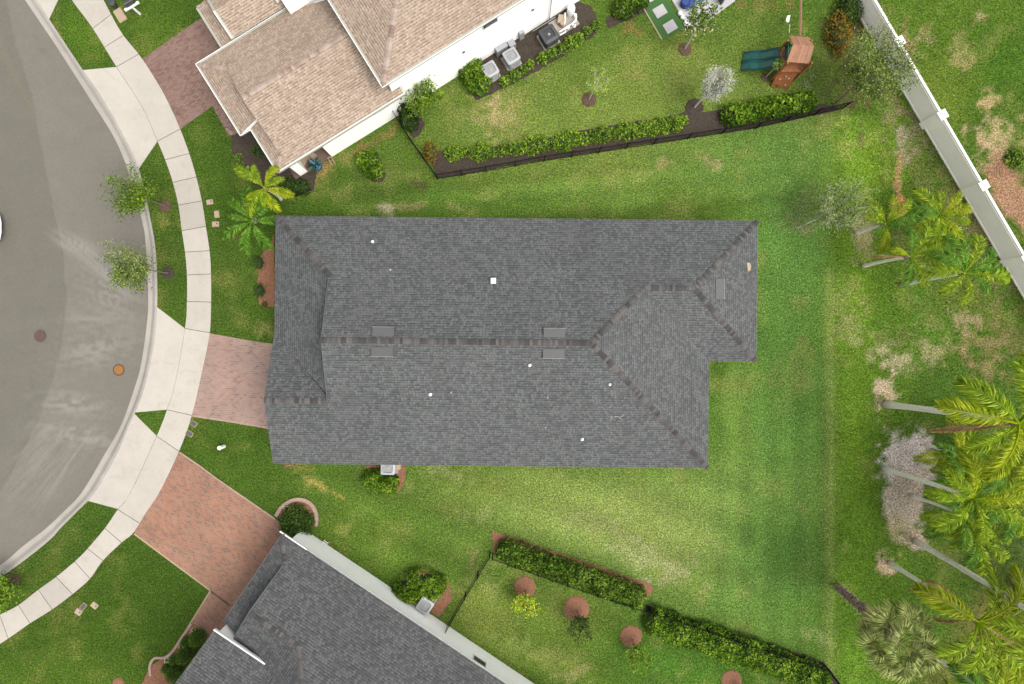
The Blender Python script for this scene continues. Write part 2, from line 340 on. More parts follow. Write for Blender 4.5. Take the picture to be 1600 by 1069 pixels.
# colours of the grass and bare soil (species, dryness; one band is painted house shade), as (px, py, rx, ry, angle, colour, strength)
base = [(-1e4, (78, 114, 28))]
blobs = [
 (1000,180,420,150,-8,(112,138,60),.9),(1000,190,300,60,-8,(120,146,66),.5),(900,300,330,34,-6,(104,142,58),.8),(700,318,240,18,0,(84,122,36),.7),(1180,240,170,80,0,(96,136,58),.9),  # narrow band along the north eave: house shadow painted into the grass
 (1230,420,95,220,0,(90,136,58),1),(1210,700,120,260,0,(92,138,58),1),(1000,800,330,110,0,(118,150,76),.9),(1050,860,250,90,20,(142,162,96),.55),(900,790,200,60,0,(134,158,84),.5),
 (1150,640,34,110,0,(116,150,66),.6),(1200,900,130,150,10,(88,138,56),.8),(1100,960,170,60,22,(104,144,62),.7),(700,760,150,45,0,(120,144,70),.6),(650,800,200,90,25,(86,120,40),.6),
 (560,840,110,60,30,(104,138,44),.5),(480,700,60,30,0,(92,118,40),.6),(370,700,80,40,20,(74,112,26),.7),(120,880,160,60,-35,(70,106,24),.8),(130,990,240,120,0,(76,112,18),.95),(250,930,100,90,0,(72,108,20),.8),(100,1060,160,50,0,(96,134,34),.6),
 (270,400,34,90,0,(72,104,34),.8),(360,440,40,90,0,(84,116,42),.8),(375,330,60,60,0,(74,112,24),.7),(130,55,40,60,-30,(88,128,18),.9),(230,60,60,60,0,(90,128,30),.9),(400,250,80,70,0,(76,112,30),.8),(580,290,110,40,0,(76,106,36),.8),
 (780,1000,190,110,20,(98,128,44),.9),(1080,1040,160,60,10,(72,118,26),.95),(760,960,60,60,0,(140,152,76),.4),(900,950,60,40,0,(130,146,70),.3),
 (1500,60,170,170,0,(90,126,26),.9),(1560,120,80,100,0,(66,112,14),.7),(1460,170,60,110,30,(112,134,44),.5),
 (1340,560,44,430,0,(98,132,20),.95),(1335,900,60,150,0,(78,118,14),.9),(1420,560,90,70,0,(84,124,24),.9),(1500,620,130,90,0,(74,112,28),.8),(1400,900,120,120,0,(76,112,20),.85),(1440,480,110,70,0,(80,126,20),.9),(1360,240,70,60,0,(116,150,26),.8),(1500,450,60,60,0,(104,118,54),.7),(1560,860,90,90,0,(78,104,44),.85),(1540,1000,80,70,0,(112,112,64),.7),(1480,380,70,50,0,(84,128,24),.7),(1570,980,50,60,0,(138,112,76),.7),(1450,1045,50,40,0,(110,100,60),.5),
]
hard = [  # patches with an outline of their own: straw, sand, bare soil
 (775,188,21,25,0,(196,164,120),1.),(775,188,34,36,0,(150,152,84),.6),(1035,260,26,9,-15,(172,158,100),.7),(1110,252,22,10,10,(170,156,104),.7),(640,322,30,8,0,(158,140,96),.6),(604,330,9,12,0,(188,178,140),.8),(720,325,30,7,0,(170,156,96),.5),
 (985,120,14,10,0,(170,150,96),.4),(985,48,12,10,0,(150,112,66),.6),(1190,8,40,8,0,(140,108,64),.6),(630,228,7,6,0,(120,96,60),.7),(645,286,16,7,10,(96,82,56),.7),(560,233,70,7,-31,(150,118,70),.75),(500,272,30,12,-31,(176,140,84),.7),
 (1335,85,20,90,0,(86,72,52),.9),(1318,60,26,50,0,(110,96,60),.6),(1355,115,20,28,30,(176,104,48),.7),(1330,140,40,20,0,(110,100,60),.5),(1406,220,14,30,-10,(196,180,154),.7),(1392,175,14,24,0,(162,146,104),.5),(1384,130,20,40,-25,(130,110,76),.7),
 (1405,322,15,15,0,(222,144,92),1.15),(1402,270,7,36,5,(200,146,104),.8),(1440,265,30,60,-25,(110,110,60),.5),(1480,320,50,30,0,(130,120,70),.45),(1540,370,30,70,-25,(140,122,88),.75),(1425,215,30,30,0,(150,134,110),.6),
 (1450,550,30,20,0,(184,170,128),.7),(1400,560,26,16,0,(196,180,146),.8),(1430,540,60,40,0,(140,146,80),.5),(1530,540,36,24,0,(160,132,92),.6),(1570,520,40,40,0,(130,118,70),.7),(1545,580,30,16,30,(156,126,88),.6),(1510,500,20,14,0,(168,142,110),.7),
 (1350,355,18,24,0,(160,146,108),.7),(1345,380,16,30,0,(150,140,98),.6),(1408,365,18,22,0,(150,136,90),.6),(1383,620,15,26,0,(206,178,146),1.),(1386,878,14,22,0,(196,168,136),1.),(1330,520,20,30,0,(154,150,94),.5),(1320,475,26,30,0,(150,150,84),.4),
 (1418,722,40,46,0,(232,218,202),1.25),(1414,785,30,44,0,(206,190,164),1.1),(1430,843,18,18,0,(190,166,146),1.1),(1420,745,20,24,0,(190,156,134),.5),(1398,825,12,16,0,(200,182,140),.9),
 (1560,225,40,40,0,(196,166,124),.9),(1575,300,22,60,-25,(172,130,96),1.05),(1545,215,24,20,0,(200,172,128),.8),(1495,75,14,22,0,(172,160,100),.5),(1532,30,12,14,0,(190,170,120),.7),(1548,155,18,12,30,(190,164,112),.9),(1500,95,16,12,0,(170,156,96),.6),(1417,48,12,18,-20,(160,134,90),.7),(1424,75,9,22,-20,(176,140,96),.7),(1445,55,8,12,-20,(168,146,100),.6),(1580,260,30,20,0,(120,90,64),.6),
 (1440,1000,10,20,0,(140,150,90),.4),(1297,990,4,8,0,(200,200,160),.6),(1275,1000,34,12,20,(158,166,98),.5),(1110,985,24,10,20,(164,156,104),.5),(1265,330,50,30,0,(130,142,84),.5),(1245,355,14,10,0,(150,140,100),.6),
 (510,765,44,5,25,(186,160,84),.7),(445,728,14,9,0,(150,104,80),.9),(470,735,26,8,0,(160,150,70),.6),(535,825,12,10,0,(160,164,76),.7),(560,800,20,12,0,(122,150,60),.4),(700,745,36,16,30,(168,168,110),.45),(745,800,24,16,0,(160,164,96),.4),(940,820,50,24,10,(164,170,104),.4),(1010,870,60,22,20,(170,170,116),.5),(1050,900,30,20,0,(170,164,110),.4),
 (640,650,1,1,0,(0,0,0),0),(800,1060,50,10,30,(160,166,84),.5),(905,1048,30,14,0,(164,152,96),.6),(760,900,26,26,0,(156,166,84),.4),(820,1020,50,24,20,(150,164,80),.4),(735,880,4,20,28,(168,132,104),.6),
 (262,325,22,40,0,(120,134,48),.5),(258,352,10,14,0,(150,152,80),.5),(140,95,18,8,0,(130,140,30),.5),(415,520,14,14,0,(170,166,96),.6),(360,655,60,7,8,(150,146,70),.6),(60,900,40,16,-30,(118,130,50),.5),(95,1020,24,20,0,(116,134,50),.5),(365,455,10,30,0,(120,138,60),.5),
]
gx = np.concatenate([-np.geomspace(400, 34, 14), np.arange(-33, 33.01, .16), np.geomspace(34, 400, 14)])
gy = np.concatenate([-np.geomspace(400, 24, 14), np.arange(-23, 23.01, .16), np.geomspace(24, 400, 14)])
GX, GY = np.meshgrid(gx, gy); PX = GX*F/H+800; PY = 534.5-GY*F/H
wx = (fbm(GX*.5+9, GY*.5)-.5)*60; wy = (fbm(GX*.5+50, GY*.5+20)-.5)*60
T = np.ones((*GX.shape, 3))*lin3((80, 116, 30))
def dist(b, wob):
    a = R(b[4]); dx = PX+wx*wob-b[0]; dy = PY+wy*wob-b[1]
    return np.hypot((dx*math.cos(a)+dy*math.sin(a))/b[2], (-dx*math.sin(a)+dy*math.cos(a))/b[3])
for b in blobs:
    w_ = np.clip(1.25-dist(b, 1), 0, 1); w_ = w_*w_*(3-2*w_)*b[6]; w_ = np.clip(w_, 0, 1)[..., None]; T = T*(1-w_)+lin3(b[5])*w_
# mown edge of the back lawn
edge = 1/(1+np.exp(-(PX-1303-(fbm(GX*.3, GY*.6)-.5)*14)/3.)); edge *= 1/(1+np.exp(-(PY-175)/8)); edge *= (PX < 1420)
wild = lin3((84, 122, 16))*(.8+.5*fbm(GX*.9, GY*.9)[..., None])
T = T*(1-.65*edge[..., None])+wild*.65*edge[..., None]
mown = np.exp(-((PX-1296)/9)**2)*(PY > 420)*.35; T = T*(1-mown[..., None])+lin3((150, 166, 100))*mown[..., None]
stripe = (PX > 1110)*(PX < 1296)*(PY > 560)*.08*np.sin(PX/21*math.pi); T *= (1+stripe[..., None])
T = T*np.array((1.13, 1.03, .70))
N1 = fbm(GX*2.1+3, GY*2.1+8, 5)
for b in hard:
    sl_ = b[6] > 1; w_ = np.clip((1.2-dist(b, .06 if sl_ else .25)+(1.1 if sl_ else 3.4)*(N1-.5))*(2.6 if sl_ else 1.3), 0, 1)*b[6]*(1 if sl_ else .85); w_ = np.clip(w_, 0, 1)[..., None]; T = T*(1-w_)+lin3(b[5])*w_
dry = np.clip((fbm(GX*.8+77, GY*.8+5, 5)-.56)*5, 0, 1)*.4; T = T*(1-dry[..., None])+lin3((146, 150, 72))*dry[..., None]
lush = np.clip((fbm(GX*.7+7, GY*.7+95, 5)-.54)*6, 0, 1)*.22; T = T*(1-lush[..., None])+T*np.array((.62, .78, .8))*lush[..., None]
_k = np.array(KERB); _dn = np.roll(_k, -1, 0)-_k; _dn[-1] = _dn[-2]; _dn /= np.hypot(_dn[:, 0], _dn[:, 1])[:, None]+1e-9
_in = _k+np.stack([-_dn[:, 1], _dn[:, 0]], -1)*3.2
inroad = inpoly(PX, PY, [tuple(p) for p in _in]+[(-16000, 950), (-16000, -90)])
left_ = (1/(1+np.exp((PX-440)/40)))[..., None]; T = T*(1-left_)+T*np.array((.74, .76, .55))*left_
stp = ((PX > 430)*(PX < 1180)*(PY > 735))*np.sin((PX*.36-PY*.94+wx*.3)/11)*.10+((PX > 430)*(PX < 1240)*(PY < 345)*(PY > 255))*np.sin((PY+PX*.11+wy*.2)/6)*.08
T *= (1+stp[..., None])
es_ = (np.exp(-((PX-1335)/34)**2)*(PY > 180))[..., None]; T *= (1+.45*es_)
GZ = np.where(inroad, -.22, 0.)
nv = GX.size; ny, nx = GX.shape
ii = np.arange(nv).reshape(ny, nx); Fq = np.stack([ii[:-1, :-1], ii[:-1, 1:], ii[1:, 1:], ii[1:, :-1]], -1).reshape(-1, 4)
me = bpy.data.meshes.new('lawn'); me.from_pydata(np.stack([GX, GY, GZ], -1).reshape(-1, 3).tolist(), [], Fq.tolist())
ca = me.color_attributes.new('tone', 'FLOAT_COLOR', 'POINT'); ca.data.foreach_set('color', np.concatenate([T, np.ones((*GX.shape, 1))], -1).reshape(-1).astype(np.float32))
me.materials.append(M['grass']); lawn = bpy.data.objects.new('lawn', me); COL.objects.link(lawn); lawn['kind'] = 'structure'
# road, with the paler scoured streaks the asphalt itself shows
rg = MB(); Z0 = -.12
rw = np.array([W(*p, Z0) for p in ROAD]); nR = len(rw); ncol = 150
tt = np.concatenate([np.linspace(0, 1, ncol), [2.4, 8, 30]])
P = []
for i in range(nR):
    for t in tt: P.append((rw[i, 0]-t*14-.0, rw[i, 1], Z0))
P = np.array(P)
# resample rows more densely
ys = np.arange(rw[:, 1].min(), rw[:, 1].max(), .2); order = np.argsort(rw[:, 1]); xe = np.interp(ys, rw[order, 1], rw[order, 0])
RX = xe[:, None]+.09-tt[None]*14; RY = np.repeat(ys[:, None], len(tt), 1); QX = RX*F/(H-Z0)+800; QY = 534.5-RY*F/(H-Z0)
C0 = lin3((137, 131, 119)); RT = np.ones((*RX.shape, 3))*C0
RT *= (1+.10*(fbm(RX*.25, RY*.12)-.5))[..., None]
def road_mix(w_, c): 
    global RT
    w_ = np.clip(w_, 0, 1)[..., None]; RT = RT*(1-w_)+lin3(c)*w_
lane = np.interp(QY, [-60, 60, 150, 300, 400, 470, 560, 640, 760, 860], [0, 22, 50, 78, 100, 104, 92, 68, 8, -60])   # seam between the two paving passes
road_mix((QX > lane)*.35*np.exp(-(QX-lane)/90.), (150, 141, 127)); road_mix((QX < lane)*.6, (124, 120, 104))
def sstreak(cx, cy, ang, L, wd_, n, s, c=(186, 181, 171)):
    a = R(ang); dx = QX-cx; dy = QY-cy; u = dx*math.cos(a)+dy*math.sin(a); v = -dx*math.sin(a)+dy*math.cos(a)
    st = fbm(u*.02+cx, v*.35+cy, 4); road_mix(np.exp(-(u/L)**2-(v/wd_)**2)*np.clip((st-.36)*4, 0, 1)*s*.9, c)
sstreak(128, 385, 28, 34, 10, 1, .6); sstreak(160, 420, 40, 50, 18, 1, .55); sstreak(175, 460, 20, 50, 34, 1, .45); sstreak(150, 545, -12, 60, 30, 1, .5); sstreak(110, 630, 8, 50, 16, 1, .75); sstreak(120, 680, 12, 55, 14, 1, .75); sstreak(140, 500, -5, 60, 12, 1, .4); sstreak(60, 720, -45, 70, 40, 1, .3); sstreak(100,380,40,25,8,1,.5)
sstreak(12, 95, 65, 80, 5, 1, .5, (150, 138, 104)); sstreak(110, 720, -55, 90, 12, 1, .35, (190,182,170))
for cx, cy, r_ in ((56, 57, 2.6), (67, 79, 4.5), (138, 162, 1.5), (10, 434, 2), (183, 530, 2), (67, 483, 3)): road_mix(np.exp(-((QX-cx)**2+(QY-cy)**2)/r_**2)*.5, (110, 106, 100))
ii = np.arange(RX.size).reshape(RX.shape); Fq = np.stack([ii[:-1, :-1], ii[1:, :-1], ii[1:, 1:], ii[:-1, 1:]], -1).reshape(-1, 4)[:, ::-1]
me = bpy.data.meshes.new('road'); me.from_pydata(np.stack([RX, RY, np.full_like(RX, Z0)], -1).reshape(-1, 3).tolist(), [], Fq[:, ::-1].tolist())
ca = me.color_attributes.new('tone', 'FLOAT_COLOR', 'POINT'); ca.data.foreach_set('color', np.concatenate([RT, np.ones((*RX.shape, 1))], -1).reshape(-1).astype(np.float32))
me.materials.append(M['asphalt']); road = bpy.data.objects.new('road', me); COL.objects.link(road); road['kind'] = 'structure'
# kerb
def resamp(P, n):
    P = np.array(P); d = np.concatenate([[0], np.cumsum(np.hypot(*np.diff(P, axis=0).T))]); t = np.linspace(0, d[-1], n); return np.stack([np.interp(t, d, P[:, 0]), np.interp(t, d, P[:, 1])], -1)
def nearest_on(P, q):
    d = np.hypot(P[:, 0]-q[0], P[:, 1]-q[1]); return P[int(d.argmin())]
kd = resamp(KERB, 4000); kb = MB(); rr_ = resamp(ROAD, 330)
prof = [(-.04, -.2), (0, -.112), (.38, -.135), (.5, -.10), (.72, .0), (.82, .022), (.985, .024), (1.0, .0), (1.0, -.1)]
prev = None
for i, q in enumerate(rr_):
    e = nearest_on(kd, q); s_ = [];
    for f_, z in prof: s_.append(W(q[0]+(e[0]-q[0])*f_, q[1]+(e[1]-q[1])*f_, 0)[:2]+(z,))
    tn = .5+.35*math.sin(i*.07)*math.sin(i*.023+1)
    if 205 < i < 225: tn = .15
    if prev:
        for a in range(len(prof)-1): kb.face([prev[a], prev[a+1], s_[a+1], s_[a]], None, tn)
    prev = s_
struct('kerb', kb, M['kerb'], smooth=True)
# pavement slabs
J = [((85,-45),(136,-45)),((112,0),(162,0)),((145,45),(174,23)),((167,72),(193,56)),((182,105),(216,86)),((246,221),(282,202)),((258,250),(296,240)),((270,285),(307,277)),((278,321),(316,314)),((284,361),(322,354)),((289,394),(328,392)),((292,430),(330,428)),((292,471),(330,472)),((289,513),(328,520)),((261,640),(300,649)),((245,681),(280,705)),((184,796),(218,817)),((164,825),(190,848)),((137,857),(161,876)),((117,877),(141,904)),((88,901),(114,928)),((60,921),(82,952)),((29,945),(47,974)),((0,960),(13,997)),((-40,978),(-28,1020)),((-90,995),(-80,1040))]
inn = resamp(INN, 3000); out = resamp(OUT, 3000)
def param(P, q): return int(np.hypot(P[:, 0]-q[0], P[:, 1]-q[1]).argmin())
slabtone = {7: .25, 8: .05, 9: .9, 20: .15, 21: .45, 1: .55, 4: .7, 13: 1., 14: .95, 5: .65}
pv = MB(); jb = MB()
for k in range(len(J)-1):
    i0, i1 = param(inn, J[k][0]), param(inn, J[k+1][0]); o0, o1 = param(out, J[k][1]), param(out, J[k+1][1]); n = 8
    g = .018*26
    a = [inn[int(i0+(i1-i0)*t/n)].astype(float) for t in range(n+1)]; b = [out[int(o0+(o1-o0)*t/n)].astype(float) for t in range(n+1)]
    jb.face([W(*p, .012) for p in a]+[W(*p, .012) for p in b[::-1]])
    for L_ in (a, b):
        d0 = L_[1]-L_[0]; L_[0] = L_[0]+d0/max(np.hypot(*d0), .01)*g; d1 = L_[-2]-L_[-1]; L_[-1] = L_[-1]+d1/max(np.hypot(*d1), .01)*g
    # shave the inner side where a concrete apron joins
    for t in range(n+1): a[t] = a[t]+(b[t]-a[t])*.012
    pv.prism([W(*p)[:2] for p in a+b[::-1]], -.06, .032, slabtone.get(k, random.uniform(.6, .9)))
struct('pavement', pv, M['walk']); struct('pavement_joint', jb, M['joint'])
def between(P, q0, q1):
    a, b = param(P, q0), param(P, q1); st = max(1, abs(b-a)//14); idx = list(range(a, b, st if b > a else -st))+[b]; return [tuple(P[i]) for i in idx]
kq = resamp(KERB, 3000)
def apron(poly, tone): ap = MB(); ap.prism([W(*p)[:2] for p in poly], -.06, .029, tone); return struct('driveway_apron', ap, M['walk'])
apron(between(kq, (33,-40), (77,30))+[(97,-12),(100,-40)], .9)
apron(between(kq, (130,110), (217,264))+between(inn, (246,221), (182,105)), .95)
apron(between(kq, (246,480), (213,645))+between(inn, (261,640), (289,513)), 1.)
apron(between(kq, (213,648), (138,783))+between(inn, (183,794), (245,681)), .75)
# paver driveways (uv turned to the laying direction)
def flat(name, poly, z, mat, ang=0, tone=.5, thick=True):
    m = MB(); P = [W(*p)[:2] for p in poly]; a = R(ang)
    ar = sum(P[i][0]*P[(i+1) % len(P)][1]-P[(i+1) % len(P)][0]*P[i][1] for i in range(len(P)))
    if ar < 0: P = P[::-1]
    m.face([(x, y, z) for x, y in P], [(x*math.cos(a)+y*math.sin(a), -x*math.sin(a)+y*math.cos(a)) for x, y in P], tone)
    for i in range(len(P)):
        p, q = P[i], P[(i+1) % len(P)]; m.face([(*p, -.05), (*q, -.05), (*q, z), (*p, z)], [(0, 0)]*4, tone)
    return struct(name, m, mat, uv=True)
o_ = lambda a, b: between(out, a, b)
flat('driveway', o_((223,92),(282,202))+[(332,166),(345,190),(358,213),(372,210),(420,180),(400,100),(352,20),(313,29)], .020, M['pave1'], 32)
flat('driveway', o_((328,521),(300,649))+[(362,658),(421,668),(450,673),(450,545),(425,537),(394,533)], .020, M['pave2'], -3)
flat('driveway', o_((280,706),(209,833))+[(250,863),(329,922),(300,972),(288,990),(340,1010),(450,900),(470,850),(437,815),(429,811),(385,781),(340,750),(312,729)], .020, M['pave3'], -34)
def strip(name, pts, w, z0, z1, mat, kind=True):
    m = MB(); pts = [Vector(W(*p)[:2]) for p in pts]
    for i in range(len(pts)-1):
        d = (pts[i+1]-pts[i]).normalized(); n_ = Vector((-d.y, d.x))*w/2
        m.prism([tuple(pts[i]-n_), tuple(pts[i+1]-n_), tuple(pts[i+1]+n_), tuple(pts[i]+n_)], z0, z1, random.random())
    return struct(name, m, mat)
strip('driveway_edging', [(210,834),(250,864),(328,922)], .09, -.03, .03, M['edging'])
strip('driveway_edging', [(329,923),(300,970),(285,995)], .09, -.03, .035, M['edging'])
strip('driveway_edging', [(281,707),(312,728),(340,749),(385,780),(430,811)], .08, -.03, .028, M['bedwall'])
strip('driveway_edging', [(301,650),(362,659),(420,669)], .10, -.03, .027, M['bedwall'])
strip('driveway_edging', [(330,924),(360,947)], .07, .0, .05, M['iron'])
# mulch beds (each a low mound with a ragged edge)
def bed(poly, mat, z=.035, wob=2.2):
    P = resamp(list(poly)+[poly[0]], max(24, int(len(poly)*10)))[:-1]
    c = P.mean(0); Q = []
    for i, p in enumerate(P): Q.append(p+(RNG.random(2)-.5)*wob)
    m = MB(); n = len(Q); 
    top = [W(*p)[:2]+(z*random.uniform(.7, 1.2),) for p in Q]; m.face(top)
    for i in range(n):
        a, b = top[i], top[(i+1) % n]; m.face([(a[0], a[1], -.02), (b[0], b[1], -.02), b, a])
    return struct('mulch_bed', m, mat)
def ring(px, py, r, mat, z=.05):
    m = MB(); c = W(px, py); n = 40; rr = [r/26*(1+random.uniform(-.05, .05)) for _ in range(n)]
    for ring_, (f0, f1, z0, z1) in enumerate(((1.0, .85, 0, z), (.85, .4, z, z*1.6), (.4, .0, z*1.6, z*.7))):
        for i in range(n):
            j = (i+1) % n; a0, a1 = 2*math.pi*i/n, 2*math.pi*j/n
            pt = lambda f, rr_, a, zz: (c[0]+f*rr_*math.cos(a), c[1]+f*rr_*math.sin(a), zz)
            m.face([pt(f0, rr[i], a0, z0-.02 if ring_ == 0 else z0), pt(f0, rr[j], a1, z0-.02 if ring_ == 0 else z0), pt(f1, rr[j], a1, z1), pt(f1, rr[i], a0, z1)])
    return struct('mulch_ring', m, mat)
bed([(362,212),(391,203),(432,262),(470,262),(488,290),(478,302),(440,306),(410,300),(388,280),(372,255),(362,235)], M['darkmulch'])
bed([(452,262),(495,270),(490,298),(470,304),(445,305)], M['darkmulch'], .028)
bed([(428,366),(430,480),(404,476),(402,440),(407,400),(420,385)], M['redmulch'])
bed([(573,728),(633,728),(634,745),(624,768),(600,770),(582,752)], M['redmulch'])
bed([(619,921),(640,893),(668,893),(703,914),(706,938),(686,963),(676,958)], M['redmulch'])
bed([(715,88),(740,92),(815,58),(875,20),(905,2),(925,12),(936,38),(930,54),(880,88),(820,122),(745,158),(720,122)], M['darkmulch'])
bed([(945,30),(1002,-4),(1012,18),(985,30),(950,45)], M['darkmulch'])
bed([(627,160),(650,165),(664,195),(655,212),(645,216),(620,172)], M['darkmulch'])
bed([(575,232),(590,240),(604,275),(596,285),(580,285)], M['darkmulch'])
bed([(664,225),(690,236),(760,232),(850,218),(930,200),(1060,180),(1075,172),(1100,176),(1120,172),(1290,162),(1316,172),(1180,200),(1020,224),(850,250),(684,280)], M['darkmulch'])
bed([(769,829),(1021,914),(1021,925),(1000,945),(770,864)], M['redmulch'])
bed([(1010,945),(1288,1034),(1310,1069),(1290,1085),(1010,965)], M['darkmulch'])
bed([(436,800),(445,785),(462,780),(482,783),(494,800),(490,825),(462,838),(440,825)], M['redmulch'], .06)
bed([(302,975),(320,990),(262,1080),(215,1080),(236,1040),(262,1022)], M['redmulch'], .03)
ring(258,322,10,M['mulch']); ring(263,427,10,M['darkmulch']); ring(920,156,12,M['mulch']); ring(1070,77,11,M['mulch']); ring(1196,121,7,M['mulch']); ring(1085,168,15,M['darkmulch'])
ring(820,917,18,M['redmulch']); ring(901,951,21,M['redmulch']); ring(986,994,18,M['redmulch']); ring(1143,1063,17,M['redmulch']); ring(24,905,8,M['mulch']); ring(185,1068,10,M['redmulch']); ring(1586,907,15,M['darkmulch'])
strip('planting_bed_edging', spline([(432,806),(440,793),(452,784),(465,780),(480,783),(490,792),(495,806),(494,822)], 5), .22, 0, .12, M['bedwall'])
strip('planting_bed_edging', spline([(300,974),(285,995),(270,1018),(257,1027),(242,1028),(235,1040),(236,1055)], 5), .14, 0, .1, M['bedwall'])
# pool deck and artificial turf beyond the play lawn
flat('artificial_turf', [(1007,14),(1035,62),(1069,43),(1040,-8),(1010,-20),(995,-10)], .022, M['turf'])
strip('turf_edging', [(1006,14),(1034,62)], .07, -.02, .04, M['edging'])
dk = MB()
for cx, cy in ((1031,18),(1047,42),(1017,-6)):
    x, y, _ = W(cx, cy); dk.box((x, y, .03), (.72, .62, .04), R(31), random.random())
struct('stepping_slab', dk, M['deck'])
flat('pool_deck', [(1046,-6),(1078,47),(1100,38),(1148,2),(1160,-30),(1046,-60)], .024, M['deck'])
# ------------------------------------------------------------------ houses
class Frame:                         # local (u, v, z) of a house -> world
    def __init__(s, x, y, ang): s.o = (x, y); s.a = R(ang); s.c, s.s = math.cos(s.a), math.sin(s.a)
    def __call__(s, u, v, z=0): return (s.o[0]+u*s.c-v*s.s, s.o[1]+u*s.s+v*s.c, z)
def slope(m, fr, pts, z=None):       # a roof plane: uv along the eave / up the slope, in metres
    P = [Vector(fr(*p)) for p in pts]
    n = (P[1]-P[0]).cross(P[2]-P[0])
    for i in range(2, len(P)):
        if n.length < 1e-6: n = (P[i-1]-P[0]).cross(P[i]-P[0])
    n.normalize()
    if n.z < 0: n = -n; P = P[::-1]
    up = (Vector((0, 0, 1))-n*n.z)
    if up.length < 1e-4: up = Vector((0, 1, 0))
    up.normalize(); al = up.cross(n)
    m.face(P, [(p.dot(al), p.dot(up)) for p in P])
def vwall(m, fr, pts, t=.5):         # vertical faces from list of (u,v,z) quads
    m.face([fr(*p) for p in pts], None, t)
def bar(m, fr, a, b, w, h, tone=.5, drop=0):     # beam between two local points, top at the points (minus drop)
    A_, B_ = Vector(fr(*a)), Vector(fr(*b)); d = B_-A_; d2 = Vector((d.x, d.y, 0)).normalized(); n = Vector((-d2.y, d2.x, 0))*w/2
    q = []
    for P in (A_, B_):
        for s1, dz in ((-1, -h-drop), (1, -h-drop), (1, -drop), (-1, -drop)): q.append(P+n*s1+Vector((0, 0, dz)))
    m.v_ = 0
    for f in ((0,1,2,3), (7,6,5,4), (0,4,5,1), (1,5,6,2), (2,6,7,3), (3,7,4,0)): m.face([q[i] for i in f], None, tone)
def ridgecap(name, fr, a, b, mat, parent, w=.30, step=.145, lift=.03, sl=.42):
    m = MB(); A_, B_ = Vector(fr(*a)), Vector(fr(*b)); L = (B_-A_).length; d = (B_-A_)/L; h = Vector((d.x, d.y, 0)).normalized(); n = Vector((-h.y, h.x, 0))
    k = int(L/step); t = .5
    for i in range(k):
        if random.random() < .8: t = random.choice([.1, .3, .5, .62, .8, .95]) 
        s0, s1 = i*step, i*step+step*1.05; l0, l1 = lift+.012, lift
        jw = w*random.uniform(.92, 1.06)
        p = [A_+d*s0+Vector((0, 0, l0)), A_+d*s1+Vector((0, 0, l1))]
        dr = jw/2*sl*.75
        tt_ = min(1, max(0, t+random.uniform(-.12, .12)))
        for sg in (1, -1):
            q = [p[0], p[1], p[1]+n*sg*jw/2-Vector((0, 0, dr)), p[0]+n*sg*jw/2-Vector((0, 0, dr))]
            m.face(q if sg < 0 else q[::-1], None, tt_)
    return build(name, m, mat, parent)
def onroof(fr, u, v, z): return fr(u, v, z)

# --- the middle house, charcoal hip roof
FM = Frame(0, 0, -.6); e, p_ = 3.0, .42
zz = lambda d: e+p_*d
house = thing('house', 'large middle house with charcoal hip roof and white vents on both slopes', 'house', (0, 0, 0))
rf = MB()
yN, yS, xW, xE, xE2, yW = 6.88, -6.90, -13.22, 10.97, 13.6, -.93
RZ = zz(6.89); WR = 3.9; xl = -9.70; zl = zz(xl-xW)
gy_ = -3.26; gz = zz(gy_-yS); gh = gy_-yS; gN = gy_+gh
yr = -.01
# north plane
slope(rf, FM, [(xl, yN-(xl-xW), zl), (xW, yN, e), (xE2, yN, e), (xE2-WR, yN-WR, zz(WR)), (xE-WR, yN-WR, zz(WR)), (xE-6.89, yr, RZ), (xl-.12, yr, RZ), (xl-.12, yN-(xl-xW), zl)])
# south plane, running out over the garage
slope(rf, FM, [(xW, yS, e), (xE, yS, e), (xE-6.89, yr, RZ), (xl-.12, yr, RZ), (xl-.12, gy_, gz), (xW, gy_, gz)])
# east planes
slope(rf, FM, [(xE, yS, e), (xE, yW, e), (xE-WR, yW+WR, zz(WR)), (xE-6.89, yr, RZ)])
slope(rf, FM, [(xE, yW, e), (xE2, yW, e), (xE2-WR, yW+WR, zz(WR)), (xE-WR, yW+WR, zz(WR))])
slope(rf, FM, [(xE2, yW, e), (xE2, yN, e), (xE2-WR, yN-WR, zz(WR))])
# west plane and the north slope of the garage gable
slope(rf, FM, [(xW, yN, e), (xW, gN, e), (xl, gN-(xl-xW), zl), (xl, yN-(xl-xW), zl)])
slope(rf, FM, [(xW, gN, e), (xW, gy_, gz), (xl+.05, gy_, gz)])
roof = build('roof', rf, M['roof'], house, uv=True)
for a, b in (((xW, yN, e), (xl, yN-(xl-xW), zl)), ((xE2, yN, e), (xE2-WR, yN-WR, zz(WR))), ((xE2, yW, e), (xE2-WR, yW+WR, zz(WR))), ((xE-WR, yN-WR, zz(WR)), (xE2-WR, yN-WR, zz(WR))),
             ((xE-WR, yN-WR, zz(WR)), (xE-6.89, yr, RZ)), ((xE, yS, e), (xE-6.89, yr, RZ)), ((xl-.12, yr, RZ), (xE-6.89, yr, RZ)), ((xW, gy_, gz), (xl, gy_, gz))):
    ridgecap('ridge_cap', FM, a, b, M['cap'], roof)
gw = MB()   # gable walls
vwall(gw, FM, [(xl, yN-(xl-xW), zl-.02), (xl, yr, RZ-.1), (xl, gy_, gz-.02)]); vwall(gw, FM, [(xW+.3, gN-.4, e), (xW+.3, gy_, gz-.16), (xW+.3, yS+.35, e)])
build('gable_wall', gw, M['darkfascia'], house)
wl = MB(); o2 = .5
wp = [(xW+o2, yN-o2), (xE2-o2, yN-o2), (xE2-o2, yW+o2), (xE-o2, yW+o2), (xE-o2, yS+o2), (xW+o2, yS+o2)]
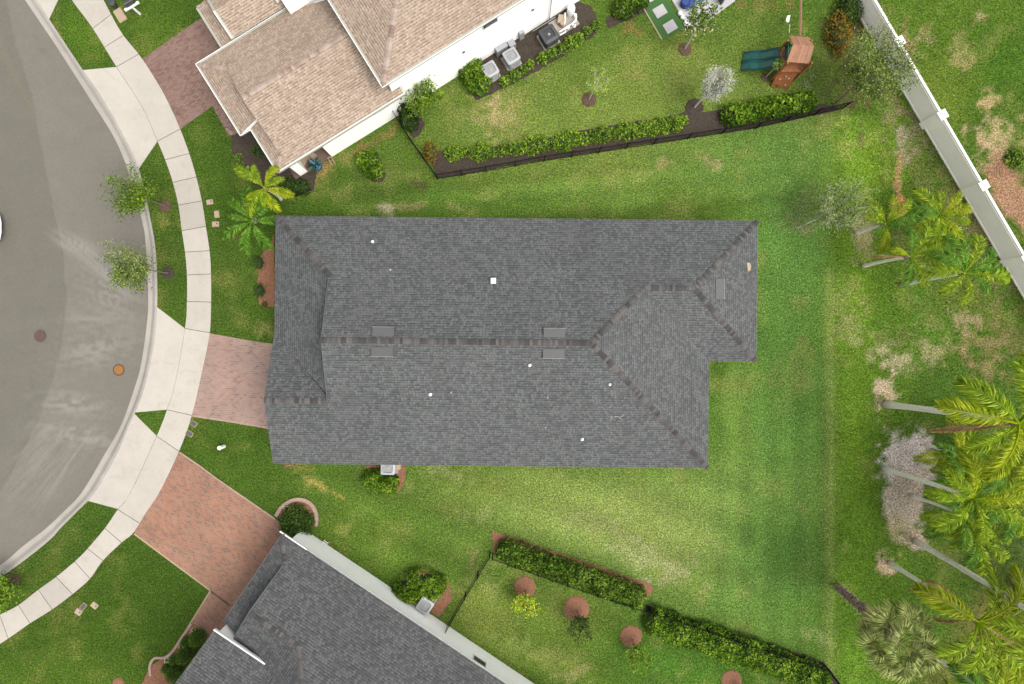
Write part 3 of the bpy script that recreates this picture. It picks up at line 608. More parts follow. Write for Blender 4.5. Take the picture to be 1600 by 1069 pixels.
for i in range(6): a, b = wp[i], wp[(i+1) % 6]; vwall(wl, FM, [(*a, 0), (*b, 0), (*b, e-.1), (*a, e-.1)])
build('wall', wl, M['stucco2'], house)
fa = MB(); ep = [(xW, gN, e), (xW, yN, e), (xE2, yN, e), (xE2, yW, e), (xE, yW, e), (xE, yS, e), (xW, yS, e), (xW, gy_, gz), (xW, gN, e)]
for i in range(len(ep)-1): bar(fa, FM, ep[i], ep[i+1], .03, .17, drop=.012)
bar(fa, FM, (xl-.13, yN-(xl-xW), zl+.10), (xl-.13, yr, RZ), .03, .12, drop=.01); bar(fa, FM, (xl-.13, yr, RZ), (xl-.13, gy_, gz+.05), .03, .12, drop=.01)
build('fascia', fa, M['darkfascia'], house)
sf = MB(); sf.face([FM(*q, e-.16) for q in [(xW, yS), (xE, yS), (xE, yW), (xE2, yW), (xE2, yN), (xW, yN)]]); build('soffit', sf, M['stucco2'], house)
gd = MB(); vwall(gd, FM, [(xW+o2-.04, yS+1.0, 0), (xW+o2-.04, gN-.9, 0), (xW+o2-.04, gN-.9, 2.3), (xW+o2-.04, yS+1.0, 2.3)])
for k in range(1, 4): bar(gd, FM, (xW+o2-.06, yS+1.0, k*.575), (xW+o2-.06, gN-.9, k*.575), .03, .03)
build('garage_door', gd, M['white'], house)
def roofvent(fr, u, v, z, du, dv, parent, mat, lip, slope_dir):   # slope_dir: unit (u,v) pointing downhill
    m = MB(); su, sv = slope_dir; L = .36; wd_ = .56; h = .17
    ax = (-sv, su)
    def q(a, b, dz): return fr(u+ax[0]*a+su*b, v+ax[1]*a+sv*b, z-p_*b+dz)
    T0 = [q(-wd_, -L/2-.1, .03), q(wd_, -L/2-.1, .03), q(wd_, L/2, h+.03), q(-wd_, L/2, h+.03)]; B0 = [q(-wd_, -L/2-.1, .0), q(wd_, -L/2-.1, .0), q(wd_, L/2, 0), q(-wd_, L/2, 0)]
    m.face(T0); 
    for i in range(4): j = (i+1) % 4; m.face([B0[i], B0[j], T0[j], T0[i]])
    bd = build('roof_vent', m, mat, parent)
    l = MB(); A_, B_ = q(-wd_-.02, L/2+.02, h+.04), q(wd_+.02, L/2+.02, h+.04); l.tube([A_, B_], .013, 6)
    o = build('vent_lip', l, lip, parent); 
    s = MB(); s.face([q(-wd_+.03, L/2+.015, .015), q(wd_-.03, L/2+.015, .015), q(wd_-.03, L/2+.015, h), q(-wd_+.03, L/2+.015, h)]); build('vent_opening', s, M['dark'], parent)
def to_local(fr, px, py, z):
    x, y, _ = W(px, py, z); dx, dy = x-fr.o[0], y-fr.o[1]; return (dx*fr.c+dy*fr.s, -dx*fr.s+dy*fr.c)
def rz(v): return RZ-p_*abs(v-yr)
for px, py, sd_ in ((600, 517, (0, 1)), (866, 519, (0, 1)), (598, 551, (0, -1)), (865, 554, (0, -1))):
    u, v = to_local(FM, px, py, 5.6); roofvent(FM, u, v, rz(v)+.01, 0, 0, roof, M['ventgrey'], M['lip'], sd_)
u, v = to_local(FM, 1125, 452, 4.0); roofvent(FM, u, v, e+p_*(xE2-u)+.01, 0, 0, roof, M['ventgrey'], M['lip'], (1, 0))
def pipe(fr, px, py, z, r, h, parent, mat, zf):
    u, v = to_local(fr, px, py, z); c = fr(u, v, zf(u, v)); m = MB(); m.lathe((c[0], c[1], c[2]-.05), [(r*1.9, .0), (r*1.9, .075), (r, .1), (r, h+.05), (r*.7, h+.06), (r*.7, h-.02)], 12); return build('vent_pipe', m, mat, parent)
for px, py, r in ((577, 374, .055), (673, 616, .06), (827, 570, .055), (951, 600, .05), (912, 690, .06), (855, 621, .022), (853, 670, .022), (609, 421, .025), (705, 613, .022)): pipe(FM, px, py, 4.5, r*.8, .2, roof, M['white'], lambda u, v: RZ-p_*abs(v-yr))
u, v = to_local(FM, 771, 439, 4.6); c = FM(u, v, rz(v)); m = MB(); m.box((c[0], c[1], c[2]+.06), (.23, .25, .16), R(-.6)); m.box((c[0], c[1], c[2]+.16), (.27, .29, .03), R(-.6)); build('roof_hatch_vent', m, M['white'], roof)
u, v = to_local(FM, 1170, 417, 3.2); c = FM(u, v, e+p_*(xE2-u)+.012); m = MB()
m.face([(c[0]+math.cos(t)*.12*random.uniform(.7, 1.2), c[1]+math.sin(t)*.3*random.uniform(.7, 1.1), c[2]-p_*math.cos(t)*.12+.0) for t in np.linspace(0, 2*math.pi, 14)[:-1]]); build('mortar_stain', m, M['sand'], roof)
u, v = to_local(FM, 962, 652, 4.0)
m = MB()
for k, (a, b, c_, d) in enumerate(((960,650,966,651),(966,651,971,655),(968,651,974,649),(951,634,952,636),(953,651,956,652),(954,654,955,656))):
    z = 4.15; u0, v0 = to_local(FM, a, b, z); u1, v1 = to_local(FM, c_, d, z); m.tube([FM(u0, v0, rz(v0)+.03), FM(u1, v1, rz(v1)+.03)], .012, 5)
tag(build('twig', m, M['silver']), 'pale twigs lying on the south slope of the middle charcoal roof', 'twig')

# --- the house at the bottom left, darker charcoal roof
FB = Frame(-12.69, -10.62, -33.9); e2 = 3.3
hb = thing('house', 'charcoal roofed house at the bottom with a long white side wall', 'house', (-6, -17, 0))
G = lambda u, v: e2+p_*v
def FBf(u, v, z=0): return FB(u, -v, z)
class FF:     # frame with v pointing down-left
    o = FB.o; c = FB.c; s = FB.s
    def __call__(s_, u, v, z=0): return FB(u, -v, z)
fb = FF()
rb = MB(); rv = 3.76; rzb = e2+p_*rv; ul = 1.15
slope(rb, fb, [(0, 0, e2), (26, 0, e2), (19.1, 6.9, e2+p_*6.9), (7.34, 6.9, e2+p_*6.9), (4.2, rv, rzb), (ul-.1, rv, rzb), (ul-.1, ul, e2+p_*ul), (ul, ul, e2+p_*ul)])
slope(rb, fb, [(0, 0, e2), (ul, ul, e2+p_*ul), (ul, 5.78, e2+p_*ul), (0, 5.78, e2)])
slope(rb, fb, [(ul-.1, rv, rzb), (4.2, rv, rzb), (2.05, 5.9, rzb-p_*2.14), (ul-.1, 5.9, rzb-p_*2.14)])
slope(rb, fb, [(4.2, rv, rzb), (7.34, 6.9, e2+p_*6.9), (7.34, 7.3, e2+p_*6.9), (1.0, 13.5, rzb-p_*3.2), (1.0, 6.96, rzb-p_*3.2)])
slope(rb, fb, [(7.34, 6.9, e2+p_*6.9), (19, 6.9, e2+p_*6.9), (26, 13.8, e2), (.5, 13.8, e2)])
# entrance wing with its own white-trimmed edge
ew = 4.45; vw_ = 5.82
slope(rb, fb, [(-.02, vw_, ew), (4.6, vw_, ew), (6, vw_+3.6, ew+p_*3.6), (-.02, vw_+3.6, ew+p_*3.6)])
slope(rb, fb, [(-.02, vw_+3.6, ew+p_*3.6), (6, vw_+3.6, ew+p_*3.6), (6, vw_+7.2, ew), (-.02, vw_+7.2, ew)])
rfb = build('roof', rb, M['roof2'], hb, uv=True)
for a, b in (((0, 0, e2), (ul, ul, e2+p_*ul)), ((ul, rv, rzb), (4.2, rv, rzb)), ((4.2, rv, rzb), (7.34, 6.9, e2+p_*6.9)), ((7.34, 6.9, e2+p_*6.9), (19, 6.9, e2+p_*6.9))): ridgecap('ridge_cap', fb, a, b, M['cap'], rfb, w=.26)
fc = MB(); bar(fc, fb, (.0, -.02, e2), (26, -.02, e2), .03, .16, drop=.012); bar(fc, fb, (-.02, 0, e2), (-.02, 5.78, e2), .03, .16, drop=.012); bar(fc, fb, (ul-.12, ul, e2+p_*ul+.08), (ul-.12, rv, rzb), .03, .14); bar(fc, fb, (ul-.12, rv, rzb), (ul-.12, 5.8, rzb-p_*2.04), .03, .14)
build('fascia', fc, M['darkfascia'], hb)
fc = MB(); bar(fc, fb, (-.05, vw_-.03, ew+.03), (3.3, vw_-.03, ew+.03), .07, .18); bar(fc, fb, (-.2, -.045, e2-.01), (1.6, -.045, e2-.01), .05, .12); bar(fc, fb, (1.6, -.04, e2-.05), (26, -.04, e2-.05), .02, .12); build('white_trim', fc, M['fascia'], hb)
wb = MB()
def wallbox(m, fr, u0, u1, v0, v1, z0, z1): 
    P = [(u0, v0), (u1, v0), (u1, v1), (u0, v1)]
    for i in range(4): a, b = P[i], P[(i+1) % 4]; m.face([fr(*a, z0), fr(*b, z0), fr(*b, z1), fr(*a, z1)])
    m.face([fr(*q, z1) for q in P])
wallbox(wb, fb, .45, 25, .40, 5.7, 0, e2-.16); wallbox(wb, fb, 2.2, 25, 5.7, 13.2, 0, e2-.16); wallbox(wb, fb, .2, 4.2, vw_+.12, 12.8, 0, ew-.17)
vwall(wb, fb, [(ul+.02, ul, e2+p_*ul-.02), (ul+.02, rv, rzb-.03), (ul+.02, 6.1, e2+p_*ul-.02)])
build('wall', wb, M['stucco'], hb)
wg = MB(); wallbox(wg, fb, .1, .42, 5.62, vw_+.1, 0, e2-.2); build('entry_beam', wg, M['stucco'], hb)
sfm = MB(); sfm.face([fb(*q, e2-.15) for q in [(0, 0), (26, 0), (26, 13.8), (4, 13.8), (4, 5.7), (0, 5.7)]]); sfm.face([fb(*q, ew-.15) for q in [(-.02, vw_), (.3, vw_), (.3, 12.9), (-.02, 12.9)]]); build('soffit', sfm, M['stucco2'], hb)
def window_on(fr, u0, u1, vw, z0, z1, parent, sgn=1, fr_w=.05):
    m = MB(); t = .03*sgn
    fm = MB()
    for a, b, c_, d in ((u0-fr_w, u1+fr_w, z1, z1+fr_w), (u0-fr_w, u1+fr_w, z0-fr_w, z0), (u0-fr_w, u0, z0, z1), (u1, u1+fr_w, z0, z1)):
        wallbox(fm, fr, a, b, vw-.035*1, vw+.02, c_, d)
    w_ = build('window', fm, M['fascia'], parent)
    m.face([fr(u0, vw-.008, z0), fr(u1, vw-.008, z0), fr(u1, vw-.008, z1), fr(u0, vw-.008, z1)]); build('pane', m, M['glass'], w_)
# window low under the eave near the bottom of the picture: solve its place from the wall line
def wall_hit(px, py, nrm_pt, nrm):   # where the view ray meets a vertical wall
    d = Vector(((px-800)/F, (534.5-py)/F, -1)); o = Vector((0, 0, H)); t = (Vector(nrm_pt)-o).dot(nrm)/d.dot(nrm); return o+d*t
nB = Vector(fb(0, -1, 0))-Vector(fb(0, 0, 0))
def luB(pt): dx, dy = pt.x-FB.o[0], pt.y-FB.o[1]; return dx*FB.c+dy*FB.s, pt.z
a = luB(wall_hit(740, 1028, fb(0, .40, 0), nB)); b = luB(wall_hit(755, 1037, fb(0, .4, 0), nB)); window_on(fb, a[0], b[0]+.15, .40, min(a[1], 2.6)-.35, min(a[1]+.25, 2.95), hb)
hk = MB(); q = fb(2.05, .2, 0); 
for s_ in (-.13, .13): c = fb(2.05+s_, .2, 0); hk.tube([(c[0], c[1], 0), (c[0], c[1], .5)], .02, 6)
hk.tube([fb(1.92, .2, .5), fb(2.18, .2, .5)], .02, 6); hk.tube([fb(1.92, .2, .25), fb(2.18, .2, .25)], .02, 6); tag(build('hose_rack', hk, M['white']), 'small white pipe rack at the foot of the white wall near the round planter', 'pipe rack')

# --- the house at the top left, tan shingle roofs
FT = Frame(-13.0, 9.43, 31.9); e3 = 3.1; e4 = 5.2
ht = thing('house', 'tan shingle roofed house at the top with white walls', 'house', (-6, 15, 0))
rt = MB(); rv3 = 3.71; rz3 = e3+p_*rv3
slope(rt, FT, [(0, 0, e3), (8.3, 0, e3), (8.3, .8, e3+p_*.8), (8.3, rv3, rz3), (.75-.05, rv3, rz3), (.75-.05, .75, e3+p_*.75)])
slope(rt, FT, [(-.65, 7.43, e3), (5.2, 7.43, e3), (6.0, 7.0, e3+p_*.43), (8, 6.2, e3+p_*1.23), (8.3, rv3, rz3), (.7, rv3, rz3), (.7, 6.03, e3+p_*1.4), (.75, 6.03, e3+p_*1.4)])
slope(rt, FT, [(0, 0, e3), (.75, .75, e3+p_*.75), (.75, 2.87, e3+p_*.75), (0, 2.87, e3)])
slope(rt, FT, [(-.65, 2.87, e3), (.75, 2.87, e3+p_*1.4), (.75, 6.03, e3+p_*1.4), (-.65, 7.43, e3)])
rt1 = build('lower_roof', rt, M['roof3'], ht, uv=True)
ridgecap('ridge_cap', FT, (.75, rv3, rz3), (7.7, rv3, rz3), M['cap3'], rt1, w=.28); ridgecap('ridge_cap', FT, (0, 0, e3), (.75, .75, e3+p_*.75), M['cap3'], rt1, w=.24); ridgecap('ridge_cap', FT, (-.65, 7.43, e3), (.75, 6.03, e3+p_*1.4), M['cap3'], rt1, w=.24)
gm = MB(); vwall(gm, FT, [(.75, .75, e3+p_*.75-.02), (.75, rv3, rz3-.05), (.75, 6.03, e3+p_*1.4-.02), (.75, 2.87, e3+.25)]); vwall(gm, FT, [(-.65, 2.88, e3-.1), (.75, 2.88, e3-.1), (.75, 2.88, e3+p_*1.4-.01), (-.65, 2.88, e3-.01)]); build('gable_wall', gm, M['stucco2'], ht)
rh = MB(); ve = .1
slope(rh, FT, [(7.39, ve, e4), (27, ve, e4), (20, ve+7, e4+p_*7), (14.39, ve+7, e4+p_*7)]); slope(rh, FT, [(7.39, ve, e4), (14.39, ve+7, e4+p_*7), (7.39, ve+14, e4)]); slope(rh, FT, [(14.39, ve+7, e4+p_*7), (20, ve+7, e4+p_*7), (27, ve+14, e4), (7.39, ve+14, e4)]); slope(rh, FT, [(27, ve, e4), (27, ve+14, e4), (20, ve+7, e4+p_*7)])
rt2 = build('upper_roof', rh, M['roof3'], ht, uv=True)
ridgecap('ridge_cap', FT, (7.39, ve, e4), (14.39, ve+7, e4+p_*7), M['cap3'], rt2, w=.3, step=.2); ridgecap('ridge_cap', FT, (14.39, ve+7, e4+p_*7), (20, ve+7, e4+p_*7), M['cap3'], rt2, w=.3)
# front wing at the top left corner
rc = MB()
slope(rc, FT, [(.97, 7.5, 2.75), (1.95, 7.5, 3.1), (1.95, 10.35, 3.1), (.97, 10.35, 2.75)])
slope(rc, FT, [(1.83, 7.5, 3.3), (5.6, 7.5, 3.3), (5.6, 8.95, 3.9), (1.83, 8.95, 3.9)]); slope(rc, FT, [(1.83, 8.95, 3.9), (5.6, 8.95, 3.9), (5.6, 10.4, 3.3), (1.83, 10.4, 3.3)])
slope(rc, FT, [(5.0, 7.7, 3.55), (9, 7.7, 3.55), (9, 11, 4.9), (5.0, 11, 4.9)])
rt3 = build('porch_roof', rc, M['roof3'], ht, uv=True)
gt = MB()
for a, b in (((0, 0, e3), (8.3, 0, e3)), ((0, 0, e3), (0, 2.87, e3)), ((0, 2.87, e3), (-.65, 2.87, e3)), ((-.65, 2.87, e3), (-.65, 7.43, e3)), ((-.65, 7.43, e3), (5.2, 7.43, e3)), ((8.3, 0, e3), (8.3, .8, e3+.34)),
             ((7.39, ve, e4), (27, ve, e4)), ((7.39, ve, e4), (7.39, ve+14, e4)), ((.97, 7.5, 2.75), (.97, 10.35, 2.75)), ((1.83, 7.5, 3.3), (1.83, 8.95, 3.9)), ((1.83, 8.95, 3.9), (1.83, 10.4, 3.3)), ((.97, 10.35, 2.75), (5, 10.35, 2.75)), ((5.0, 7.7, 3.55), (5.0, 11, 4.9))):
    A_ = Vector(FT(*a)); B_ = Vector(FT(*b)); d = (B_-A_).normalized(); bar(gt, FT, a, b, .14, .14, drop=-.02)
build('gutter', gt, M['gutter'], ht)
# corner roof vents of the eave drains
gt = MB()
for a, b in (((0, .0, e3+.03), (8.3, .0, e3+.03)), ((-.05, 0, e3+.03), (-.05, 2.87, e3+.03)), ((-.7, 2.8, e3+.03), (-.7, 7.5, e3+.03)), ((-.7, 7.5, e3+.03), (5.2, 7.5, e3+.03)), ((7.33, ve, e4+.03), (7.33, ve+14, e4+.03)), ((7.33, ve-.06, e4+.03), (27, ve-.06, e4+.03)), ((-.7, 2.81, e3+.03), (0, 2.81, e3+.03)), ((1.77, 7.5, 3.34), (1.77, 8.95, 3.94))): bar(gt, FT, a, b, .03, .05)
build('white_trim', gt, M['fascia'], ht)
wt = MB()
wallbox(wt, FT, 2.75, 7.8, .28, 7.1, 0, e3-.12); wallbox(wt, FT, 7.75, 26, .40, 14, 0, e4-.14); wallbox(wt, FT, -.2, 2.75, 3.1, 7.1, 0, e3-.12); wallbox(wt, FT, .75, 2.75, 2.2, 3.1, 0, e3-.12)
wallbox(wt, FT, 1.4, 7.7, 7.1, 10, 0, 2.6)
build('wall', wt, M['stucco'], ht)
wt = MB(); wallbox(wt, FT, 5.25, 7.35, 6.95, 7.6, 2.6, 4.0); build('parapet', wt, M['stucco'], ht)
wt = MB(); wallbox(wt, FT, .55, 1.05, .28, 1.0, 0, e3-.12); build('porch_column', wt, M['stucco'], ht)
sfm = MB(); sfm.face([FT(*q, e3-.11) for q in [(-.65, 2.87), (0, 2.87), (0, 0), (8.3, 0), (8.3, 7.43), (-.65, 7.43)]]); sfm.face([FT(*q, e4-.12) for q in [(7.39, ve), (27, ve), (27, 14), (7.39, 14)]]); build('soffit', sfm, M['stucco2'], ht)
nT = Vector(FT(0, 1, 0))-Vector(FT(0, 0, 0))
def luT(pt): dx, dy = pt.x-FT.o[0], pt.y-FT.o[1]; return dx*FT.c+dy*FT.s, pt.z
a = luT(wall_hit(756, 41, FT(0, .4, 0), nT)); b = luT(wall_hit(775, 29, FT(0, .4, 0), nT)); window_on(FT, a[0]-.05, b[0]+.05, .40, a[1]-.35, min(a[1]+.3, 4.9), ht)
a = luT(wall_hit(587, 181, FT(0, .28, 0), nT)); b = luT(wall_hit(607, 169, FT(0, .28, 0), nT)); window_on(FT, a[0], b[0], .28, 2.1, 2.85, ht)
vm = MB()
for px, py in ((832, 15), (724, 81)):
    h_ = wall_hit(px, py, FT(0, .4, 0), nT); uu, z = luT(h_); wallbox(vm, FT, uu-.08, uu+.08, .34, .42, z-.05, z+.05)
build('wall_vent', vm, M['ventgrey'], ht)
um = MB()                                   # meter boxes standing off the wall
for uu, w_, z1, d in ((14.35, .75, .75, .32), (15.2, .4, .55, .4), (16.0, .3, .9, .2)): wallbox(um, FT, uu, uu+w_, .40-d, .41, .05, z1)
build('meter_box', um, M['acgrey'], ht)
pp = MB(); x, y = to_local(FT, 862, 22, 1.2); pp.tube([FT(x, .3, 0), FT(x, .3, 2.6)], .03, 6); x2, y2 = to_local(FT, 872, 20, 0); pp.tube([FT(16.9, .2, .3), FT(18.5, .2, .3)], .025, 6, tone=.3); build('wall_pipe', pp, M['acgrey'], ht)
pf = MB(); pf.prism([FT(.2, .25)[:2], FT(2.75, .25)[:2], FT(2.75, 3.1)[:2], FT(.2, 3.1)[:2]], -.02, .06); struct('porch_floor', pf, M['pave1'])
# ------------------------------------------------------------------ plants
def leafblock(C, size, up=.5, asp=.55, jit=.35, tone=None):
    """kite shaped leaves at points C (n,3)"""
    n = len(C); N = RNG.normal(size=(n, 3)); N[:, 2] = np.abs(N[:, 2])+up*2; N /= np.linalg.norm(N, axis=1)[:, None]
    Aa = np.cross(N, RNG.normal(size=(n, 3))); Aa /= np.linalg.norm(Aa, axis=1)[:, None]+1e-9; Bb = np.cross(N, Aa)
    L = size*(1+jit*RNG.normal(size=(n, 1))).clip(.4, 1.9)
    V = np.stack([C-Aa*L*.5, C+Bb*L*asp*.5, C+Aa*L*.5, C-Bb*L*asp*.5], 1).reshape(-1, 3)
    Fc = np.arange(4*n).reshape(n, 4)
    t = RNG.random(n) if tone is None else np.clip(tone+RNG.normal(size=n)*.2, 0, 1)
    return V, Fc, t
def clumpy(C, s=.45, amt=1.):
    return fbm(C[:, 0]/s+C[:, 2]/s*.7+100, C[:, 1]/s+C[:, 2]/s*.5+60, 3)
def dome(m, c, rx, ry, h, n=14, k=5, rot=0, wob=.12):
    base = len(m.v); rot = float(rot)
    for i in range(k+1):
        a = (i/k)*math.pi/2
        for j in range(n):
            t = 2*math.pi*j/n; f = math.cos(a)*(1+random.uniform(-wob, wob)); x, y = rx*f*math.cos(t), ry*f*math.sin(t)
            m.v.append((c[0]+x*math.cos(rot)-y*math.sin(rot), c[1]+x*math.sin(rot)+y*math.cos(rot), c[2]+h*math.sin(a)*(1+random.uniform(-wob, wob)*.5)))
    for i in range(k):
        for j in range(n): m.f.append((base+i*n+j, base+i*n+(j+1) % n, base+(i+1)*n+(j+1) % n, base+(i+1)*n+j)); m.uv.append(None); m.tone.append(.5)
def shrub(name, label, cat, px, py, rpx, h, leaf, n=None, ls=.10, group=None, aspect=1., rot=0, local=False):
    """bushy plant: a twiggy heart and leaves spread through its volume"""
    r = rpx/26.; loc = (0, 0, 0) if local else W(px, py)
    t = thing(name, label, cat, loc, 0, group)
    m = MB(); dome(m, (0, 0, 0), r*.72, r*.72*aspect, h*.72, rot=R(rot))
    for k in range(5): a = random.uniform(0, 6.3); m.tube([(0, 0, 0), (math.cos(a)*r*.6, math.sin(a)*r*.6*aspect, h*.8)], [.02, .008], 5)
    build('stem', m, M['core'], t, local=True)
    n = n or int(900*r*r*aspect+200*r*h)
    d = RNG.normal(size=(n, 3)); d /= np.linalg.norm(d, axis=1)[:, None]; d[:, 2] = np.abs(d[:, 2])
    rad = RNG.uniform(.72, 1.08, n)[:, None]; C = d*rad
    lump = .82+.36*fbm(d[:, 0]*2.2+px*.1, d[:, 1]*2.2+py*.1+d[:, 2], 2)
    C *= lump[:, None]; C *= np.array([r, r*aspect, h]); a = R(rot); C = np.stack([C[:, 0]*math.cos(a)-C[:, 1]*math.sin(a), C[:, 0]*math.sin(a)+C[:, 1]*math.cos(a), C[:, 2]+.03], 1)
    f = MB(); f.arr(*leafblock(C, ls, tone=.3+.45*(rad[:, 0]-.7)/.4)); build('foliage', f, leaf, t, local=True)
    return t
def hedge(label, cat, pts, wpx, h, leaf, ls=.10, dens=420, name='hedge', taper=.15, z0=.02):
    P = np.array([W(*p)[:2] for p in pts]); c = P.mean(0); t = thing(name, label, cat, (c[0], c[1], 0))
    d = np.concatenate([[0], np.cumsum(np.hypot(*np.diff(P, axis=0).T))]); L = d[-1]; w = wpx/26.
    tan = lambda s_: (np.interp(s_, d, P[:, 0]), np.interp(s_, d, P[:, 1]))
    core = MB()
    for s_ in np.arange(.3, L-.25, .22):
        x, y = tan(s_); x2, y2 = tan(min(L, s_+.05)); x1, y1 = tan(max(0, s_-.05)); a = math.atan2(y2-y1, x2-x1)
        dome(core, (x-c[0], y-c[1], 0), .26, w*.34, h*.74, 10, 4, a, .15)
    build('stem', core, M['core'], t, local=True)
    n = int(dens*L*(w+h)); s_ = RNG.random(n)*L; x, y = tan(s_); x2, y2 = tan(np.minimum(L, s_+.05)); x1, y1 = tan(np.maximum(0, s_-.05)); a = np.arctan2(y2-y1, x2-x1)
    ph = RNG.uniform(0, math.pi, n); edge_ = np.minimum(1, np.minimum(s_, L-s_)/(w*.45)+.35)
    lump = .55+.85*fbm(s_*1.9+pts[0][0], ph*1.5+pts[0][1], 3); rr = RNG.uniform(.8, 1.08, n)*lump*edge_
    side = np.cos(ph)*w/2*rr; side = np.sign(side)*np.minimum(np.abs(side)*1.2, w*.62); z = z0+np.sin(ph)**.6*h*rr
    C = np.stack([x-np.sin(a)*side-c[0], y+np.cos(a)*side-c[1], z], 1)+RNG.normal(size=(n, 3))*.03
    f = MB(); f.arr(*leafblock(C, ls, tone=.15+.55*np.sin(ph)*np.clip((lump-.72)/.5, 0, 1.3))); build('foliage', f, leaf, t, local=True); return t  # leaf tone carries painted light: tops and lumps brighter, gaps darker
def tree(name, label, px, py, h, rc, leaf, bark, nleaf=3500, ls=.09, base_h=.35, limbs=9, top=None, cr=None, sparse=.5, group=None, lean=(0, 0), twigs=5, trunk_r=.05, flat_=.8, cat='tree', up=.3, sec=None):
    """tapered trunk, limbs, twigs and leaves along the twigs.  rc crown radius m, h crown top m"""
    t = thing(name, label, cat, W(px, py), 0, group); hb_ = h*base_h
    tr = MB(); fork = Vector((lean[0]*.4, lean[1]*.4, hb_)); tr.tube([(0, 0, -.05), (lean[0]*.2, lean[1]*.2, hb_*.5), fork], [trunk_r*1.25, trunk_r, trunk_r*.85], 8)
    cz = (h+hb_)/2+.1; ctr = Vector((lean[0], lean[1], cz)); sp = []
    for i in range(limbs):
        a = 2*math.pi*(i+random.uniform(-.3, .3))/limbs; el = random.uniform(-.1, 1.0); f = random.uniform(.7, 1.)
        end = ctr+Vector((math.cos(a)*rc*f*math.cos(el*.9), math.sin(a)*rc*f*math.cos(el*.9), (h-cz)*flat_*math.sin(el)*f))
        midp = fork.lerp(end, .5)+Vector((random.uniform(-.1, .1), random.uniform(-.1, .1), .15))*rc*.6
        P = [fork, midp, end]; tr.tube(P, [trunk_r*.6, trunk_r*.38, trunk_r*.14], 6, tone=.5)
        for j in range(twigs*3):
            s_ = random.uniform(.3, 1); b0 = (P[0].lerp(P[1], s_*2) if s_ < .5 else P[1].lerp(P[2], s_*2-1))
            dr = Vector((random.gauss(0, 1), random.gauss(0, 1), random.gauss(.35, .7))).normalized()
            b1 = b0+dr*rc*random.uniform(.22, .5)
            b1 = b1+(end-fork).normalized()*rc*.12; tr.tube([b0, b1], [trunk_r*.2, trunk_r*.07], 4, tone=.7); sp.append((b0, b1))
    build('trunk', tr, bark, t, local=True)
    idx = RNG.integers(0, len(sp), nleaf); tt_ = RNG.random(nleaf)**.7; B0 = np.array([tuple(a) for a, b in sp]); B1 = np.array([tuple(b) for a, b in sp])
    C = B0[idx]*(1-tt_[:, None])+B1[idx]*tt_[:, None]+RNG.normal(size=(nleaf, 3))*rc*.10*np.array([1, 1, .8])
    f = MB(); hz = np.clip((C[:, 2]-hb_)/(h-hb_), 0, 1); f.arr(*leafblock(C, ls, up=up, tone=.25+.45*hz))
    build('crown', f, leaf, t, local=True); 
    if sec:
        keep = (C[:, 0]*sec[1]+C[:, 1]*sec[2]) > sec[3]; f2 = MB(); C2 = C[keep]+RNG.normal(size=(keep.sum(), 3))*.05; f2.arr(*leafblock(C2, ls, up=up)); build('crown', f2, sec[0], t, local=True)
    return t
def ring_pts(): pass
# feather palms -----------------------------------------------------------
def frond_mesh(name, L, droop, width, leaf, n=46, wl=.045, up0=.9, curl=0., hang=.35):
    """one feather leaf in the xz plane, from the origin outwards"""
    m = MB(); P = []; el = up0; x = z = y = 0.
    N = 26
    for i in range(N+1):
        P.append(Vector((x, y, z))); s_ = L/N; x += math.cos(el)*s_; z += math.sin(el)*s_; y += curl*s_*i/N; el -= droop/N*(.5+i/N)
    m.tube(P, [max(.004, .022*(1-i/N)) for i in range(N+1)], 5)
    for i in range(n):
        f = .16+.84*i/(n-1); k = f*N; i0 = min(int(k), N-1); p = P[i0].lerp(P[i0+1], k-i0); d = (P[i0+1]-P[i0]).normalized(); sd_ = Vector((0, 1, 0)); upv = d.cross(sd_)*-1
        if upv.z < 0: upv = -upv
        wl_ = width*(math.sin(min(1, (f-.10)*1.5)*math.pi*.5)*(1-.75*max(0, f-.55)/.45))*random.uniform(.85, 1.1)
        for sg in (1, -1):
            for q in range(2):
                fw = .5+.3*f+random.uniform(-.28, .28); el_ = random.uniform(-.35, .6)
                v = (sd_*sg*.85+d*fw+upv*el_).normalized(); tip = p+v*wl_+Vector((0, 0, -hang*wl_*random.uniform(.6, 1.3))); mid_ = p+v*wl_*.5+Vector((0, 0, -.02)); b = v.cross(Vector((0, 0, 1))).normalized()*wl/2
                m.face([p, mid_+b, tip, mid_-b], None, min(1, max(0, random.gauss(.5, .25))))
    return m
FR = {}
def frond_lib():
    for key, leaf in (('green', M['f_green']), ('yellow', M['f_yellow']), ('deep', M['f_deep']), ('brown', M['f_brown'])):
        for k in range(3):
            o = frond_mesh('frond', 1., [1.7, 2.1, 1.35][k], .29 if key != 'brown' else .09, leaf, n=72, wl=.0145, up0=[1.0, .75, .45][k] if key != 'brown' else -.3, curl=random.uniform(-.15, .15), hang=.5 if key != 'brown' else .1)
            v = np.array(o.v); me = bpy.data.meshes.new('frond'); me.from_pydata(v.tolist(), [], o.f); at = me.attributes.new('v', 'FLOAT', 'FACE'); at.data.foreach_set('value', np.array(o.tone, np.float32)); me.materials.append(leaf); FR[key, k] = me
frond_lib()
